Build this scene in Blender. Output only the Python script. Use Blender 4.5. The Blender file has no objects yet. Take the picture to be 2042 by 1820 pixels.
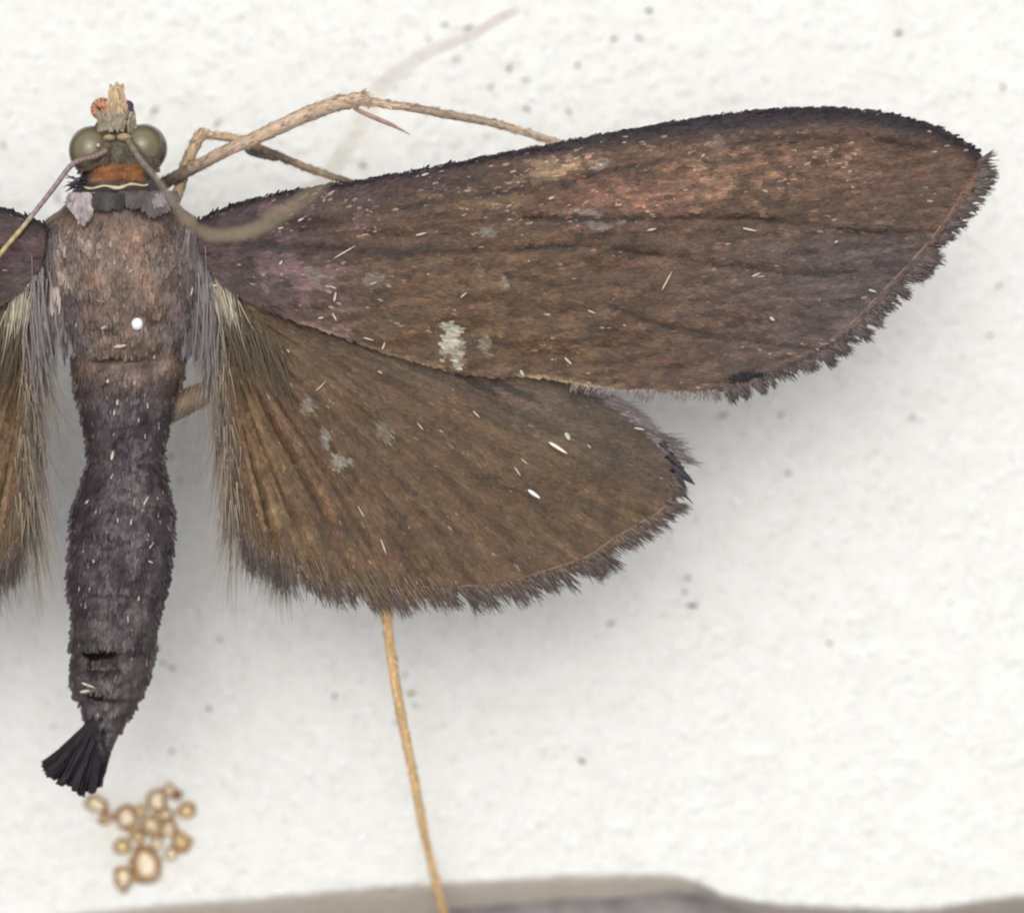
import bpy, math, random
import numpy as np
from mathutils import Vector
from mathutils.geometry import delaunay_2d_cdt

# ------------------------------------------------------------------ camera, world, sun, exposure
# 1 unit is about half a millimetre; positions are given in picture units (2042 across) plus a height
K = 0.012634            # world units per picture unit, measured on the board
CX, CY = 1021.0, 910.0
H = 70.0                # camera height above the board
FOCUS_Z = 2.3
ZB = -4.6                # height of the board; the moth stands well above it on its legs
scene = bpy.context.scene
col = scene.collection
scene.unit_settings.scale_length = 0.0005
random.seed(4)
rng = np.random.default_rng(11)

cam_data = bpy.data.cameras.new('camera')
cam = bpy.data.objects.new('camera', cam_data)
col.objects.link(cam)
cam.location = (0, 0, H)
cam_data.sensor_fit = 'HORIZONTAL'
cam_data.sensor_width = 36
cam_data.lens = 36 * H / (2042 * K)
cam_data.clip_start = 1
cam_data.clip_end = 2000
cam_data.dof.use_dof = True
cam_data.dof.focus_distance = H - FOCUS_Z
cam_data.dof.aperture_fstop = cam_data.lens * 1e-3 / 2.3
scene.camera = cam

SUN_EL, SUN_AZ = 74, 12        # degrees; azimuth measured from picture-up towards picture-left
EXPOSURE = 0.03
world = bpy.data.worlds.new('World')
scene.world = world
world.use_nodes = True
wn, wl = world.node_tree.nodes, world.node_tree.links
wn.clear()
sky = wn.new('ShaderNodeTexSky')
sky.sky_type = 'NISHITA'
sky.sun_disc = False
sky.sun_elevation = math.radians(SUN_EL)
sky.sun_rotation = math.radians(-SUN_AZ)
sky.dust_density = 4
sky.air_density = 1
sky.ozone_density = 0.6
hs = wn.new('ShaderNodeHueSaturation')
hs.inputs['Saturation'].default_value = 0.12
bg = wn.new('ShaderNodeBackground')
bg.inputs['Strength'].default_value = 0.15
wo = wn.new('ShaderNodeOutputWorld')
wl.new(sky.outputs[0], hs.inputs['Color'])
wl.new(hs.outputs[0], bg.inputs['Color'])
wl.new(bg.outputs[0], wo.inputs['Surface'])
sun_data = bpy.data.lights.new('sun', 'SUN')
sun_data.energy = 1.1
sun_data.angle = math.radians(70)
sun_data.color = (1.0, 0.955, 0.90)
sun = bpy.data.objects.new('sun', sun_data)
col.objects.link(sun)
_a, _e = math.radians(SUN_AZ), math.radians(SUN_EL)
to_sun = Vector((-math.sin(_a) * math.cos(_e), math.cos(_a) * math.cos(_e), math.sin(_e)))
sun.rotation_euler = to_sun.to_track_quat('Z', 'Y').to_euler()
vs = scene.view_settings
vs.view_transform = 'Standard'
vs.look = 'None'
vs.gamma = 1
vs.use_curve_mapping = False
vs.exposure = EXPOSURE
scene.cycles.filter_width = 2.1

# ------------------------------------------------------------------ helpers
def W(x, y, z):
    """picture position + height above the board -> world (arrays)"""
    x, y, z = np.broadcast_arrays(np.asarray(x, float), np.asarray(y, float), np.asarray(z, float))
    s = (H - z) / H
    return np.stack([(x - CX) * K * s, -(y - CY) * K * s, z], -1)

def lin(r, g, b):
    return np.array([((c / 255) / 12.92 if c / 255 <= 0.04045 else ((c / 255 + 0.055) / 1.055) ** 2.4) for c in (r, g, b)])

def _hash(ix, iy, seed):
    h = (ix.astype(np.int64) * 374761393 + iy.astype(np.int64) * 668265263 + seed * 1442695041) & 0x7fffffff
    h = ((h ^ (h >> 13)) * 1274126177) & 0x7fffffff
    h = h ^ (h >> 16)
    return (h & 0xffffff) / float(0xffffff)

def noise(x, y, seed=0):
    x = np.asarray(x, float); y = np.asarray(y, float)
    ix, iy = np.floor(x), np.floor(y)
    fx, fy = x - ix, y - iy
    fx = fx * fx * (3 - 2 * fx); fy = fy * fy * (3 - 2 * fy)
    a = _hash(ix, iy, seed); b = _hash(ix + 1, iy, seed)
    c = _hash(ix, iy + 1, seed); d = _hash(ix + 1, iy + 1, seed)
    return (a * (1 - fx) + b * fx) * (1 - fy) + (c * (1 - fx) + d * fx) * fy

def fbm(x, y, seed=0, octs=4):
    t, amp, tot = 0, 1, 0
    for i in range(octs):
        t = t + amp * noise(x * 2 ** i, y * 2 ** i, seed + 17 * i); tot += amp; amp *= 0.5
    return t / tot

def smooth(a, b, x):
    t = np.clip((np.asarray(x, float) - a) / (b - a), 0, 1)
    return t * t * (3 - 2 * t)

def catmull(pts, n=8):
    P = np.array(pts, float)
    Q = np.vstack([2 * P[0] - P[1], P, 2 * P[-1] - P[-2]])
    out = []
    for i in range(1, len(Q) - 2):
        for k in range(n):
            t = k / n
            p0, p1, p2, p3 = Q[i - 1], Q[i], Q[i + 1], Q[i + 2]
            out.append(0.5 * ((2 * p1) + (-p0 + p2) * t + (2 * p0 - 5 * p1 + 4 * p2 - p3) * t * t + (-p0 + 3 * p1 - 3 * p2 + p3) * t ** 3))
    out.append(P[-1])
    return np.array(out)

def mesh_object(name, verts, faces, mat, parent=None, colors=None, smooth_shade=True):
    me = bpy.data.meshes.new(name)
    me.from_pydata([tuple(v) for v in verts], [], [tuple(f) for f in faces])
    if colors is not None:
        a = me.color_attributes.new('pigment', 'FLOAT_COLOR', 'POINT')
        c = np.ones((len(verts), 4), np.float32); c[:, :3] = colors
        a.data.foreach_set('color', c.ravel())
    if smooth_shade:
        me.polygons.foreach_set('use_smooth', np.ones(len(me.polygons), bool))
    me.materials.append(mat)
    me.update()
    ob = bpy.data.objects.new(name, me)
    col.objects.link(ob)
    if parent is not None:
        ob.parent = parent
    return ob

def fast_mesh(name, V, loops, starts, totals, colors, mat, parent=None, smooth_shade=False):
    me = bpy.data.meshes.new(name)
    me.vertices.add(len(V)); me.vertices.foreach_set('co', V.astype(np.float32).ravel())
    me.loops.add(len(loops)); me.loops.foreach_set('vertex_index', loops.astype(np.int32))
    me.polygons.add(len(starts))
    me.polygons.foreach_set('loop_start', starts.astype(np.int32))
    try:
        me.polygons.foreach_set('loop_total', totals.astype(np.int32))
    except Exception:
        pass
    if smooth_shade:
        me.polygons.foreach_set('use_smooth', np.ones(len(starts), bool))
    me.update(calc_edges=True)
    me.validate()
    a = me.color_attributes.new('pigment', 'FLOAT_COLOR', 'POINT')
    c = np.ones((len(V), 4), np.float32); c[:, :3] = colors
    a.data.foreach_set('color', c.ravel())
    me.materials.append(mat)
    ob = bpy.data.objects.new(name, me)
    col.objects.link(ob)
    if parent is not None:
        ob.parent = parent
    return ob

def norm(v):
    return v / np.maximum(np.linalg.norm(v, axis=-1, keepdims=True), 1e-9)

SC_T = np.array([(0, -.16, 0), (0, .16, 0), (.4, .5, .06), (.4, -.5, .06), (.86, .44, .07), (.86, -.44, .07), (1.0, .12, .05), (.97, -.2, .05)])
SC_F = [(0, 1, 2, 3), (3, 2, 4, 5), (5, 4, 6, 7)]

def scales(name, P, D, N, L, Wd, colors, mat, parent, pitch=0.12, tipdark=0.0, bulge=0.5, rollsd=.10):
    """thousands of little overlapping scales: root P, direction D, normal N, length L, width Wd"""
    n = len(P)
    D = norm(D); N = norm(N)
    S = norm(np.cross(N, D))
    N = np.cross(D, S)
    pit = (pitch * (0.1 + 1.3 * rng.random(n)))[:, None]
    Dp = norm(D + N * pit)
    Np = np.cross(Dp, S)
    roll = rng.normal(0, rollsd, n)[:, None]
    Sr = norm(S + Np * roll)
    Nr = np.cross(Dp, Sr)
    T = SC_T
    V = (P[:, None, :] + Dp[:, None, :] * (T[None, :, 0:1] * L[:, None, None])
         + Sr[:, None, :] * (T[None, :, 1:2] * Wd[:, None, None]) + Nr[:, None, :] * (T[None, :, 2:3] * bulge * L[:, None, None]))
    V = V.reshape(-1, 3)
    f = np.array(SC_F)
    loops = (f[None] + (np.arange(n) * len(T))[:, None, None]).reshape(-1)
    nf = n * len(SC_F)
    c = np.repeat(colors[:, None, :], len(T), 1)
    c = c * (1 - tipdark * T[None, :, 0:1])
    return fast_mesh(name, V, loops, np.arange(nf) * 4, np.full(nf, 4), c.reshape(-1, 3), mat, parent)

def hairs(name, P, D, N, L, Wd, colors, mat, parent, droop=0.0, curl=0.08, segs=4, flat=0.35, tip=0.12):
    """tapering three-sided hairs"""
    n = len(P)
    D = norm(D); S = norm(np.cross(N, D)); U = np.cross(D, S)
    cu = rng.normal(0, curl, n)[:, None]; cv = rng.normal(0, curl * .5, n)[:, None]
    Vs, ring = [], []
    for k in range(segs + 1):
        t = k / segs
        c = P + D * (L * t)[:, None] + S * (cu * (L * t * t)[:, None]) + U * (cv * (L * t * t)[:, None])
        c = c - np.array([0, 0, 1.0]) * (droop * L * t * t)[:, None]
        w = (Wd * ((1 - t) ** .7 * (1 - tip) + tip) * .5)[:, None]
        ring.append(np.stack([c - S * w, c + S * w, c + U * w * 2 * flat], 1))
    V = np.stack(ring, 1)
    f = []
    for k in range(segs):
        a, b = 3 * k, 3 * (k + 1)
        for i in range(3):
            j = (i + 1) % 3
            f.append((a + i, a + j, b + j, b + i))
    f = np.array(f)
    m = 3 * (segs + 1)
    loops = (f[None] + (np.arange(n) * m)[:, None, None]).reshape(-1)
    nf = n * len(f)
    c = np.repeat(colors[:, None, :], m, 1)
    return fast_mesh(name, V.reshape(-1, 3), loops, np.arange(nf) * 4, np.full(nf, 4), c.reshape(-1, 3), mat, parent)

def tube(name, pts, radii, mat, parent=None, sides=12, n=6, flat=1.0, colors=None, bump=0.0, seed=0, cap=True):
    """pts in world space; a smooth tapering tube"""
    P = catmull(pts, n); R = catmull([(r, 0, 0) for r in radii], n)[:, 0]
    T = norm(np.gradient(P, axis=0))
    up = np.array([0, 0, 1.0])
    S = norm(np.cross(T, up)); U = np.cross(S, T)
    V, F, C = [], [], []
    for i in range(len(P)):
        for k in range(sides):
            a = 2 * math.pi * k / sides
            r = R[i] * (1 + bump * (noise(np.array(i * .9 + seed * 7.1), np.array(k * 1.7), seed) - .5) * 2)
            V.append(P[i] + S[i] * math.cos(a) * r + U[i] * math.sin(a) * r * flat)
            if colors is not None:
                C.append(colors(i / (len(P) - 1), k))
    for i in range(len(P) - 1):
        for k in range(sides):
            j = (k + 1) % sides
            F.append((i * sides + k, i * sides + j, (i + 1) * sides + j, (i + 1) * sides + k))
    if cap:
        F.append(tuple(range(sides))[::-1])
        F.append(tuple((len(P) - 1) * sides + k for k in range(sides)))
    return mesh_object(name, V, F, mat, parent, np.array(C) if colors is not None else None)

def tag(o, label, cat=None, group=None, kind=None):
    if label: o['label'] = label
    if cat: o['category'] = cat
    if group: o['group'] = group
    if kind: o['kind'] = kind
    return o

# ------------------------------------------------------------------ materials
def material(name, rough=.5, spec=.4, base=None, attr=False, var=0.0, vscale=6.0, bump=0.0, bscale=20.0, sheen=0.0, trans=0.0, coat=0.0, sss=0.0):
    m = bpy.data.materials.new(name); m.use_nodes = True
    nt = m.node_tree; N, L = nt.nodes, nt.links
    p = N['Principled BSDF']
    p.inputs['Roughness'].default_value = rough
    p.inputs['Specular IOR Level'].default_value = spec
    tc = N.new('ShaderNodeTexCoord')
    if attr:
        a = N.new('ShaderNodeVertexColor'); a.layer_name = 'pigment'; src = a.outputs['Color']
    else:
        r = N.new('ShaderNodeRGB'); r.outputs[0].default_value = (*base, 1); src = r.outputs[0]
    if var > 0:
        nz = N.new('ShaderNodeTexNoise'); nz.inputs['Scale'].default_value = vscale; nz.inputs['Detail'].default_value = 5
        L.new(tc.outputs['Object'], nz.inputs['Vector'])
        mr = N.new('ShaderNodeMapRange')
        mr.inputs['From Min'].default_value = .3; mr.inputs['From Max'].default_value = .7
        mr.inputs['To Min'].default_value = 1 - var; mr.inputs['To Max'].default_value = 1 + var
        L.new(nz.outputs['Fac'], mr.inputs['Value'])
        mx = N.new('ShaderNodeVectorMath'); mx.operation = 'SCALE'
        L.new(src, mx.inputs[0]); L.new(mr.outputs[0], mx.inputs['Scale']); src = mx.outputs[0]
    L.new(src, p.inputs['Base Color'])
    if bump > 0:
        nb = N.new('ShaderNodeTexNoise'); nb.inputs['Scale'].default_value = bscale; nb.inputs['Detail'].default_value = 6
        L.new(tc.outputs['Object'], nb.inputs['Vector'])
        b = N.new('ShaderNodeBump'); b.inputs['Strength'].default_value = bump; b.inputs['Distance'].default_value = 0.05
        L.new(nb.outputs['Fac'], b.inputs['Height']); L.new(b.outputs[0], p.inputs['Normal'])
    if sheen: p.inputs['Sheen Weight'].default_value = sheen
    if trans: p.inputs['Transmission Weight'].default_value = trans
    if coat: p.inputs['Coat Weight'].default_value = coat
    if sss:
        p.inputs['Subsurface Weight'].default_value = sss
        p.inputs['Subsurface Radius'].default_value = (.3, .2, .1)
    return m

M_SCALE = material('moth_scale', .5, .28, attr=True)
M_GLOSS = material('body_scale', .38, .42, attr=True)
M_HAIR = material('moth_hair', .4, .5, attr=True)
M_MEMB = material('wing_membrane', .5, .35, base=lin(92, 76, 64), var=.25, vscale=5)
M_BODY = material('moth_body', .5, .35, attr=True, var=.25, vscale=9, bump=.5, bscale=24)
M_LEG = material('moth_leg', .45, .45, attr=True, var=.18, vscale=7, bump=.5, bscale=26)
M_ANT = material('moth_antenna', .5, .4, attr=True)
M_EYE = material('moth_eye', .22, .5, attr=True, bump=.12, bscale=40, coat=.6)
M_TUFT = material('tail_black', .45, .35, attr=True)
M_BEAD = material('bead_film', .2, .5, attr=True, var=.12, vscale=12)
M_DUST = material('dark_dust', .6, .3, base=lin(62, 58, 56), var=.3, vscale=10)
M_DUSTB = material('brown_dust', .6, .3, base=lin(128, 100, 76), var=.3, vscale=10)
M_PALE = material('pale_scale_or_glint', .3, .6, base=(.56, .50, .40), var=.25, vscale=8)

def board_material():
    m = bpy.data.materials.new('white_paint'); m.use_nodes = True
    nt = m.node_tree; N, L = nt.nodes, nt.links
    p = N['Principled BSDF']; p.inputs['Roughness'].default_value = .38; p.inputs['Specular IOR Level'].default_value = .45
    tc = N.new('ShaderNodeTexCoord')
    def nz(scale, detail=4, rough=.55):
        n = N.new('ShaderNodeTexNoise'); n.inputs['Scale'].default_value = scale; n.inputs['Detail'].default_value = detail
        n.inputs['Roughness'].default_value = rough; L.new(tc.outputs['Object'], n.inputs['Vector']); return n
    def ramp(src, pts):
        r = N.new('ShaderNodeValToRGB'); e = r.color_ramp.elements
        e[0].position, e[0].color = pts[0][0], (*pts[0][1], 1); e[1].position, e[1].color = pts[-1][0], (*pts[-1][1], 1)
        for q, c in pts[1:-1]:
            k = e.new(q); k.color = (*c, 1)
        L.new(src, r.inputs[0]); return r
    a = ramp(nz(1.1, 5).outputs['Fac'], [(.3, (.71, .71, .675)), (.7, (.765, .765, .735))])
    b = ramp(nz(5.5, 3).outputs['Fac'], [(.30, (.86, .855, .84)), (.45, (1, 1, 1)), (.62, (1, 1, 1)), (.75, (1.04, 1.04, 1.04))])
    c = ramp(nz(3.7, 6, .7).outputs['Fac'], [(.24, (.72, .68, .62)), (.32, (1, 1, 1))])
    m1 = N.new('ShaderNodeMix'); m1.data_type = 'RGBA'; m1.blend_type = 'MULTIPLY'; m1.inputs[0].default_value = 1
    L.new(a.outputs[0], m1.inputs[6]); L.new(b.outputs[0], m1.inputs[7])
    m2 = N.new('ShaderNodeMix'); m2.data_type = 'RGBA'; m2.blend_type = 'MULTIPLY'; m2.inputs[0].default_value = 1
    L.new(m1.outputs[2], m2.inputs[6]); L.new(c.outputs[0], m2.inputs[7])
    at = N.new('ShaderNodeVertexColor'); at.layer_name = 'pigment'
    m3 = N.new('ShaderNodeMix'); m3.data_type = 'RGBA'; m3.blend_type = 'MULTIPLY'; m3.inputs[0].default_value = 1
    L.new(m2.outputs[2], m3.inputs[6]); L.new(at.outputs[0], m3.inputs[7])
    L.new(m3.outputs[2], p.inputs['Base Color'])
    bp = N.new('ShaderNodeBump'); bp.inputs['Strength'].default_value = .22; bp.inputs['Distance'].default_value = .06
    L.new(nz(9, 5, .6).outputs['Fac'], bp.inputs['Height']); L.new(bp.outputs[0], p.inputs['Normal'])
    return m
M_BOARD = board_material()

# ------------------------------------------------------------------ the board and what lies below its edge
EDGE_X = np.array([-300, 0, 150, 300, 500, 830, 1100, 1250, 1350, 1385, 1410, 1440, 1470, 1550, 1700, 1850, 1950, 2042, 2400])
EDGE_Y = 7 + np.array([1842, 1826, 1806, 1790, 1774, 1748, 1732, 1728, 1731, 1740, 1752, 1771, 1777, 1787, 1798, 1798, 1782, 1772, 1760])
STEEP_X = np.array([-300, 0, 500, 900, 1250, 1370, 1420, 1460, 1560, 1700, 1900, 2400])
STEEP_Y = np.array([1.2, 1.2, 1.2, 1.2, 1.2, 1.5, 3.4, 3.0, 2.4, 2.2, 2.0, 2.0])

KB = K * (H - ZB) / H
def build_board():
    x0, x1, y0, y1 = -420, 2460, -360, 1900
    nx, ny = 520, 450
    xs = np.linspace(x0, x1, nx)
    ys = np.concatenate([np.linspace(y0, 1715, ny - 70, endpoint=False), np.linspace(1715, y1, 70)])
    X, Y = np.meshgrid(xs, ys)
    Z = (fbm(X / 30, Y / 30, 3, 4) - .5) * .03 + (fbm(X / 15, Y / 15, 8, 2) - .5) * .022
    pits = smooth(.70, .86, noise(X / 13 + 5, Y / 13, 21))
    Z += pits * .04
    e = np.interp(X, EDGE_X, EDGE_Y) + (fbm(X / 45, X * 0 + 2.5, 31, 3) - .5) * 10
    st = np.interp(X, STEEP_X, STEEP_Y)
    d = np.maximum(Y - e, 0) * K
    cut = np.interp(X, [-300, 800, 900, 1250, 1400, 1450, 1550, 1700, 2500], [1.3, 1.3, .85, .78, .52, .36, .7, 1.3, 1.3])
    soft = d * d / (d + .4)
    drop = st * soft + np.maximum(d - cut, 0) * 7.0
    Z = Z * np.exp(-d * 1.5) - drop
    # flat sheet in board coordinates (not projected: the board is one plane)
    V = np.stack([(X - CX) * KB, -(Y - CY) * KB, Z + ZB], -1).reshape(-1, 3)
    # the rounded edge is coloured darker and browner than the flat top
    edge_tint = smooth(0.0, .22, d) * .42
    C = 1 - edge_tint[..., None] * np.array([.80, .98, 1.12])
    # faint tan stain round the beads
    sd = np.hypot((X - 285) / 115, (Y - 1665) / 105)
    stn = np.clip(1.15 - sd, 0, 1) * .16
    C = C * (1 - stn[..., None] * np.array([.2, .5, .9]))
    i = np.arange(nx * ny).reshape(ny, nx)
    f = np.stack([i[1:, :-1], i[1:, 1:], i[:-1, 1:], i[:-1, :-1]], -1).reshape(-1, 4)
    o = fast_mesh('board', V, f.reshape(-1), np.arange(len(f)) * 4, np.full(len(f), 4), C.reshape(-1, 3), M_BOARD, None, True)
    tag(o, 'rough white painted board under the moth, chipped along its lower edge', kind='structure')
    return o
board = build_board()

# the ledge below the chipped edge
m_ledge = material('grey_ledge', .5, .4, base=lin(150, 142, 140), var=.4, vscale=1.2, bump=.4, bscale=5)
xs = np.linspace(-500, 2550, 60); ys = np.linspace(1500, 2150, 16)
X, Y = np.meshgrid(xs, ys)
Z = -3.2 + (fbm(X / 160, Y / 60, 5, 3) - .5) * .35
V = np.stack([(X - CX) * KB, -(Y - CY) * KB, Z + ZB], -1).reshape(-1, 3)
i = np.arange(X.size).reshape(X.shape)
F = np.stack([i[1:, :-1], i[1:, 1:], i[:-1, 1:], i[:-1, :-1]], -1).reshape(-1, 4)
tag(mesh_object('ledge', V, F, m_ledge), 'dark grey ledge seen below the edge of the white board', kind='structure')

# white grains added as the painted board's glints: too many to count
def blob_mesh(sub=1):
    import bmesh
    bm = bmesh.new(); bmesh.ops.create_icosphere(bm, subdivisions=sub, radius=1)
    V = np.array([v.co[:] for v in bm.verts]); F = [[v.index for v in f.verts] for f in bm.faces]
    bm.free(); return V, np.array(F)
BV, BF = blob_mesh(1)
def grains(name, xs, ys, r, flat, colors, mat):
    n = len(xs)
    P = np.stack([(xs - CX) * KB, -(ys - CY) * KB, np.full(n, ZB + .02)], -1)
    ang = rng.random(n) * 6.28; ex = .7 + .8 * rng.random(n)
    v = BV[None] * np.stack([r * ex, r / ex, r * flat], -1)[:, None, :]
    c, s = np.cos(ang)[:, None], np.sin(ang)[:, None]
    v = np.stack([v[..., 0] * c - v[..., 1] * s, v[..., 0] * s + v[..., 1] * c, v[..., 2]], -1) + P[:, None, :]
    m = len(BV); loops = (BF[None] + (np.arange(n) * m)[:, None, None]).reshape(-1)
    nf = n * len(BF)
    return fast_mesh(name, v.reshape(-1, 3), loops, np.arange(nf) * 3, np.full(nf, 3), np.repeat(colors, m, 0), mat, None, True)
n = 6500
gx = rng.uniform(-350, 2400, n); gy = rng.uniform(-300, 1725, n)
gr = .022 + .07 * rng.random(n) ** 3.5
m_grain = material('sparkle_grain', .18, .6, attr=True)
tag(grains('sparkle_grain', gx, gy, gr, .9, np.full((n, 3), .96), m_grain), 'tiny glossy white grains standing in for sparkle over the board', kind='stuff')
n = 900
gx = rng.uniform(-350, 2400, n); gy = rng.uniform(-300, 1700, n)
keep = fbm(gx / 170, gy / 170, 77, 3) + .22 * (gy < 450) > .55
gx, gy = gx[keep], gy[keep]; n = len(gx)
tag(grains('fine_grit', gx, gy, .014 + .03 * rng.random(n) ** 2, .7, lin(150, 138, 122)[None] * (.55 + .8 * rng.random((n, 1))), material('grit', .7, .2, attr=True)),
    'fine grey brown grit scattered over the white board', kind='stuff')

# ------------------------------------------------------------------ the moth
moth = bpy.data.objects.new('moth', None); col.objects.link(moth)
moth.location = (0, 0, 0)
tag(moth, 'dark brown moth with spread wings lying on the white board', 'moth')

# ---- body: one continuous loft from face to tail
PROF = np.array([  # y, left, right, top, bottom
    (231, 222, 244, 1.45, 1.30), (236, 200, 264, 1.85, 1.05), (250, 190, 272, 2.10, .95), (270, 176, 288, 2.22, .85), (300, 160, 310, 2.30, .8), (320, 158, 314, 2.30, .8), (335, 160, 312, 2.26, .8), (350, 162, 308, 2.16, .85), (366, 156, 314, 2.08, .85), (378, 148, 328, 2.22, .75), (400, 138, 346, 2.5, .6),
    (418, 122, 366, 2.66, .5), (434, 98, 392, 2.72, .45), (452, 78, 412, 2.78, .4), (480, 78, 416, 2.90, .34), (520, 92, 408, 3.02, .32), (560, 106, 400, 3.08, .32), (600, 116, 394, 3.06, .34), (640, 124, 388, 3.0, .36), (680, 132, 380, 2.88, .42),
    (706, 138, 374, 2.74, .45), (717, 141, 371, 2.64, .47), (730, 142, 369, 2.64, .48), (750, 145, 364, 2.6, .46), (790, 154, 350, 2.46, .48), (850, 169, 334, 2.28, .5),
    (905, 178, 324, 2.12, .5), (921, 179, 324, 2.08, .5), (930, 176, 326, 2.14, .48), (975, 162, 334, 2.18, .45), (1018, 146, 344, 2.22, .4), (1075, 141, 345, 2.22, .36), (1092, 141, 343, 2.16, .35),
    (1140, 137, 337, 2.16, .32), (1178, 136, 332, 2.10, .3), (1186, 140, 327, 2.03, .3), (1220, 144, 315, 1.99, .3), (1265, 145, 309, 1.92, .3),
    (1292, 141, 308, 1.90, .3), (1301, 146, 303, 1.76, .3), (1346, 142, 298, 1.68, .3), (1386, 148, 283, 1.56, .3), (1396, 160, 274, 1.36, .32),
    (1440, 172, 248, 1.22, .35), (1490, 190, 224, 1.12, .4), (1524, 198, 212, .95, .5)], float)
BY = np.arange(231, 1524.1, 4.0)
def _pf(c):
    v = np.interp(BY, PROF[:, 0], PROF[:, c])
    return np.convolve(np.pad(v, 1, 'edge'), [.22, .56, .22], 'valid')
BL, BR, BT, BB = _pf(1), _pf(2), _pf(3), _pf(4)
NT = 72
TH = np.linspace(0, 2 * math.pi, NT, endpoint=False)      # 0 = right, pi/2 = top
def body_xyz(s, th):
    """s in BY index units, th angle -> picture x, y, height"""
    f = lambda a: np.interp(s, np.arange(len(BY)), a)
    y = f(BY); l, r, t, b = f(BL), f(BR), f(BT), f(BB)
    ct, stn = np.cos(th), np.sin(th)
    p = .86
    x = (l + r) / 2 + (r - l) / 2 * np.sign(ct) * np.abs(ct) ** p
    z = (t + b) / 2 + (t - b) / 2 * np.sign(stn) * np.abs(stn) ** p
    up = np.clip(stn, 0, 1)
    z = z + (fbm(x / 38, y / 38, 41, 3) - .5) * .34 * up
    # torn hollow near the tail, and a groove at the left of it
    wob = (fbm(x / 14, y / 9, 63, 2) - .5)
    z = z - .8 * smooth(1.1, .7, np.hypot((x - 203 + .3 * (y - 1304)) / 36, (y - 1303 - 3 * np.sin(x / 14)) / 9) + wob * .9) * up
    z = z - .28 * smooth(1.15, .6, np.hypot((x - 205) / 32, (y - 1325) / 24) + wob) * up
    z = z - .45 * smooth(1.1, .6, np.hypot((x - 196) / 24, (y - 1388 - .2 * (x - 196)) / 9) + wob) * up
    z = z - .22 * smooth(175, 190, x) * smooth(290, 275, x) * smooth(711, 715, y) * smooth(724, 719, y) * up
    return x, y, z
def body_top(x, y):
    th_ = np.linspace(.15, math.pi - .15, 240)
    xx, yy, zz = body_xyz(np.full(240, (y - BY[0]) / 4.0), th_)
    return float(zz[np.argmin(np.abs(xx - x))])
S_, T_ = np.meshgrid(np.arange(len(BY)), TH, indexing='ij')
bx, by, bz = body_xyz(S_, T_)
V = W(bx, by, bz).reshape(-1, 3)

def body_color(x, y, up):
    n = len(x)
    c = np.zeros((n, 3))
    head = lin(96, 86, 68); orange = lin(172, 114, 72); neck = lin(80, 72, 72)
    thor = lin(118, 98, 86); abd = lin(66, 57, 61); tail = lin(74, 65, 67)
    w = lambda a, b, v: smooth(a, b, v)[:, None]
    c = head[None] * np.ones((n, 1))
    o = (smooth(322, 334, y) * smooth(364, 356, y) * smooth(172, 190, x) * smooth(296, 280, x))[:, None]
    c = c * (1 - w(330, 350, y)) + neck * w(330, 350, y)
    c = c * (1 - o) + orange * o
    c = c * (1 - w(395, 430, y)) + thor * w(395, 430, y)
    cop = (smooth(.45, .7, fbm(x / 50, y / 70, 9, 3)) * smooth(430, 470, y) * smooth(700, 620, y) * smooth(150, 180, x) * smooth(330, 280, x))[:, None]
    c = c * (1 - .6 * cop) + lin(168, 134, 114) * .6 * cop
    c = c * (1 - w(700, 820, y)) + abd * w(700, 820, y)
    c = c * (1 - w(1180, 1260, y)) + tail * w(1180, 1260, y)
    mot = fbm(x / 34, y / 26, 55, 3)[:, None]
    c = c * (.35 + 1.25 * mot)
    blot = smooth(.52, .72, fbm(x / 24 + 7, y / 42, 57, 3))[:, None] * smooth(720, 760, y)[:, None]
    c = c * (1 - .4 * blot) + lin(100, 87, 88) * .4 * blot
    dk = (smooth(1415, 1460, y) * smooth(232, 205, x) + smooth(1490, 1520, y)).clip(0, 1)[:, None]
    c = c * (1 - dk) + lin(46, 40, 46) * dk
    return c
C = body_color(bx.ravel(), by.ravel(), None) * .8
nS = len(BY)
i = np.arange(nS * NT).reshape(nS, NT)
j = np.roll(i, -1, axis=1)
F = np.stack([i[:-1], i[1:], j[1:], j[:-1]], -1).reshape(-1, 4).tolist()
F.append(list(i[0])); F.append(list(i[-1][::-1]))
body = mesh_object('body', V, F, M_BODY, moth, C)

# ---- scales on the body
def body_frame(s, th):
    e = .6
    p = W(*body_xyz(s, th))
    ds = W(*body_xyz(s + e, th)) - p
    dt = W(*body_xyz(s, th + .05)) - p
    return p, norm(ds), norm(np.cross(dt, ds)) * -1.0
n = 60000
s = rng.uniform(1, nS - 4, n); th = rng.uniform(-.35, math.pi + .35, n)
x, y, z = body_xyz(s, th)
keep = ~((np.hypot((x - 203) / 36, (y - 1303) / 10) < 1) & (rng.random(n) < .92))
keep &= ~((y < 322) & (rng.random(n) < .3))
keep &= ~((y > 322) & (y < 368) & (x > 172) & (x < 296) & (rng.random(n) < .8))
keep &= ~((y > 710) & (y < 726) & (x > 180) & (x < 285))
s, th, x, y = s[keep], th[keep], x[keep], y[keep]; n = len(s)
P, D, Nn = body_frame(s, th)
Nn = np.where((Nn * (P - np.array([[0, 0, 1.0]]) * 0 - W((x * 0 + 250), y, 1.2)))[..., :].sum(-1, keepdims=True) < 0, -Nn, Nn)
D = D + rng.normal(0, .12, (n, 3))
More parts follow.
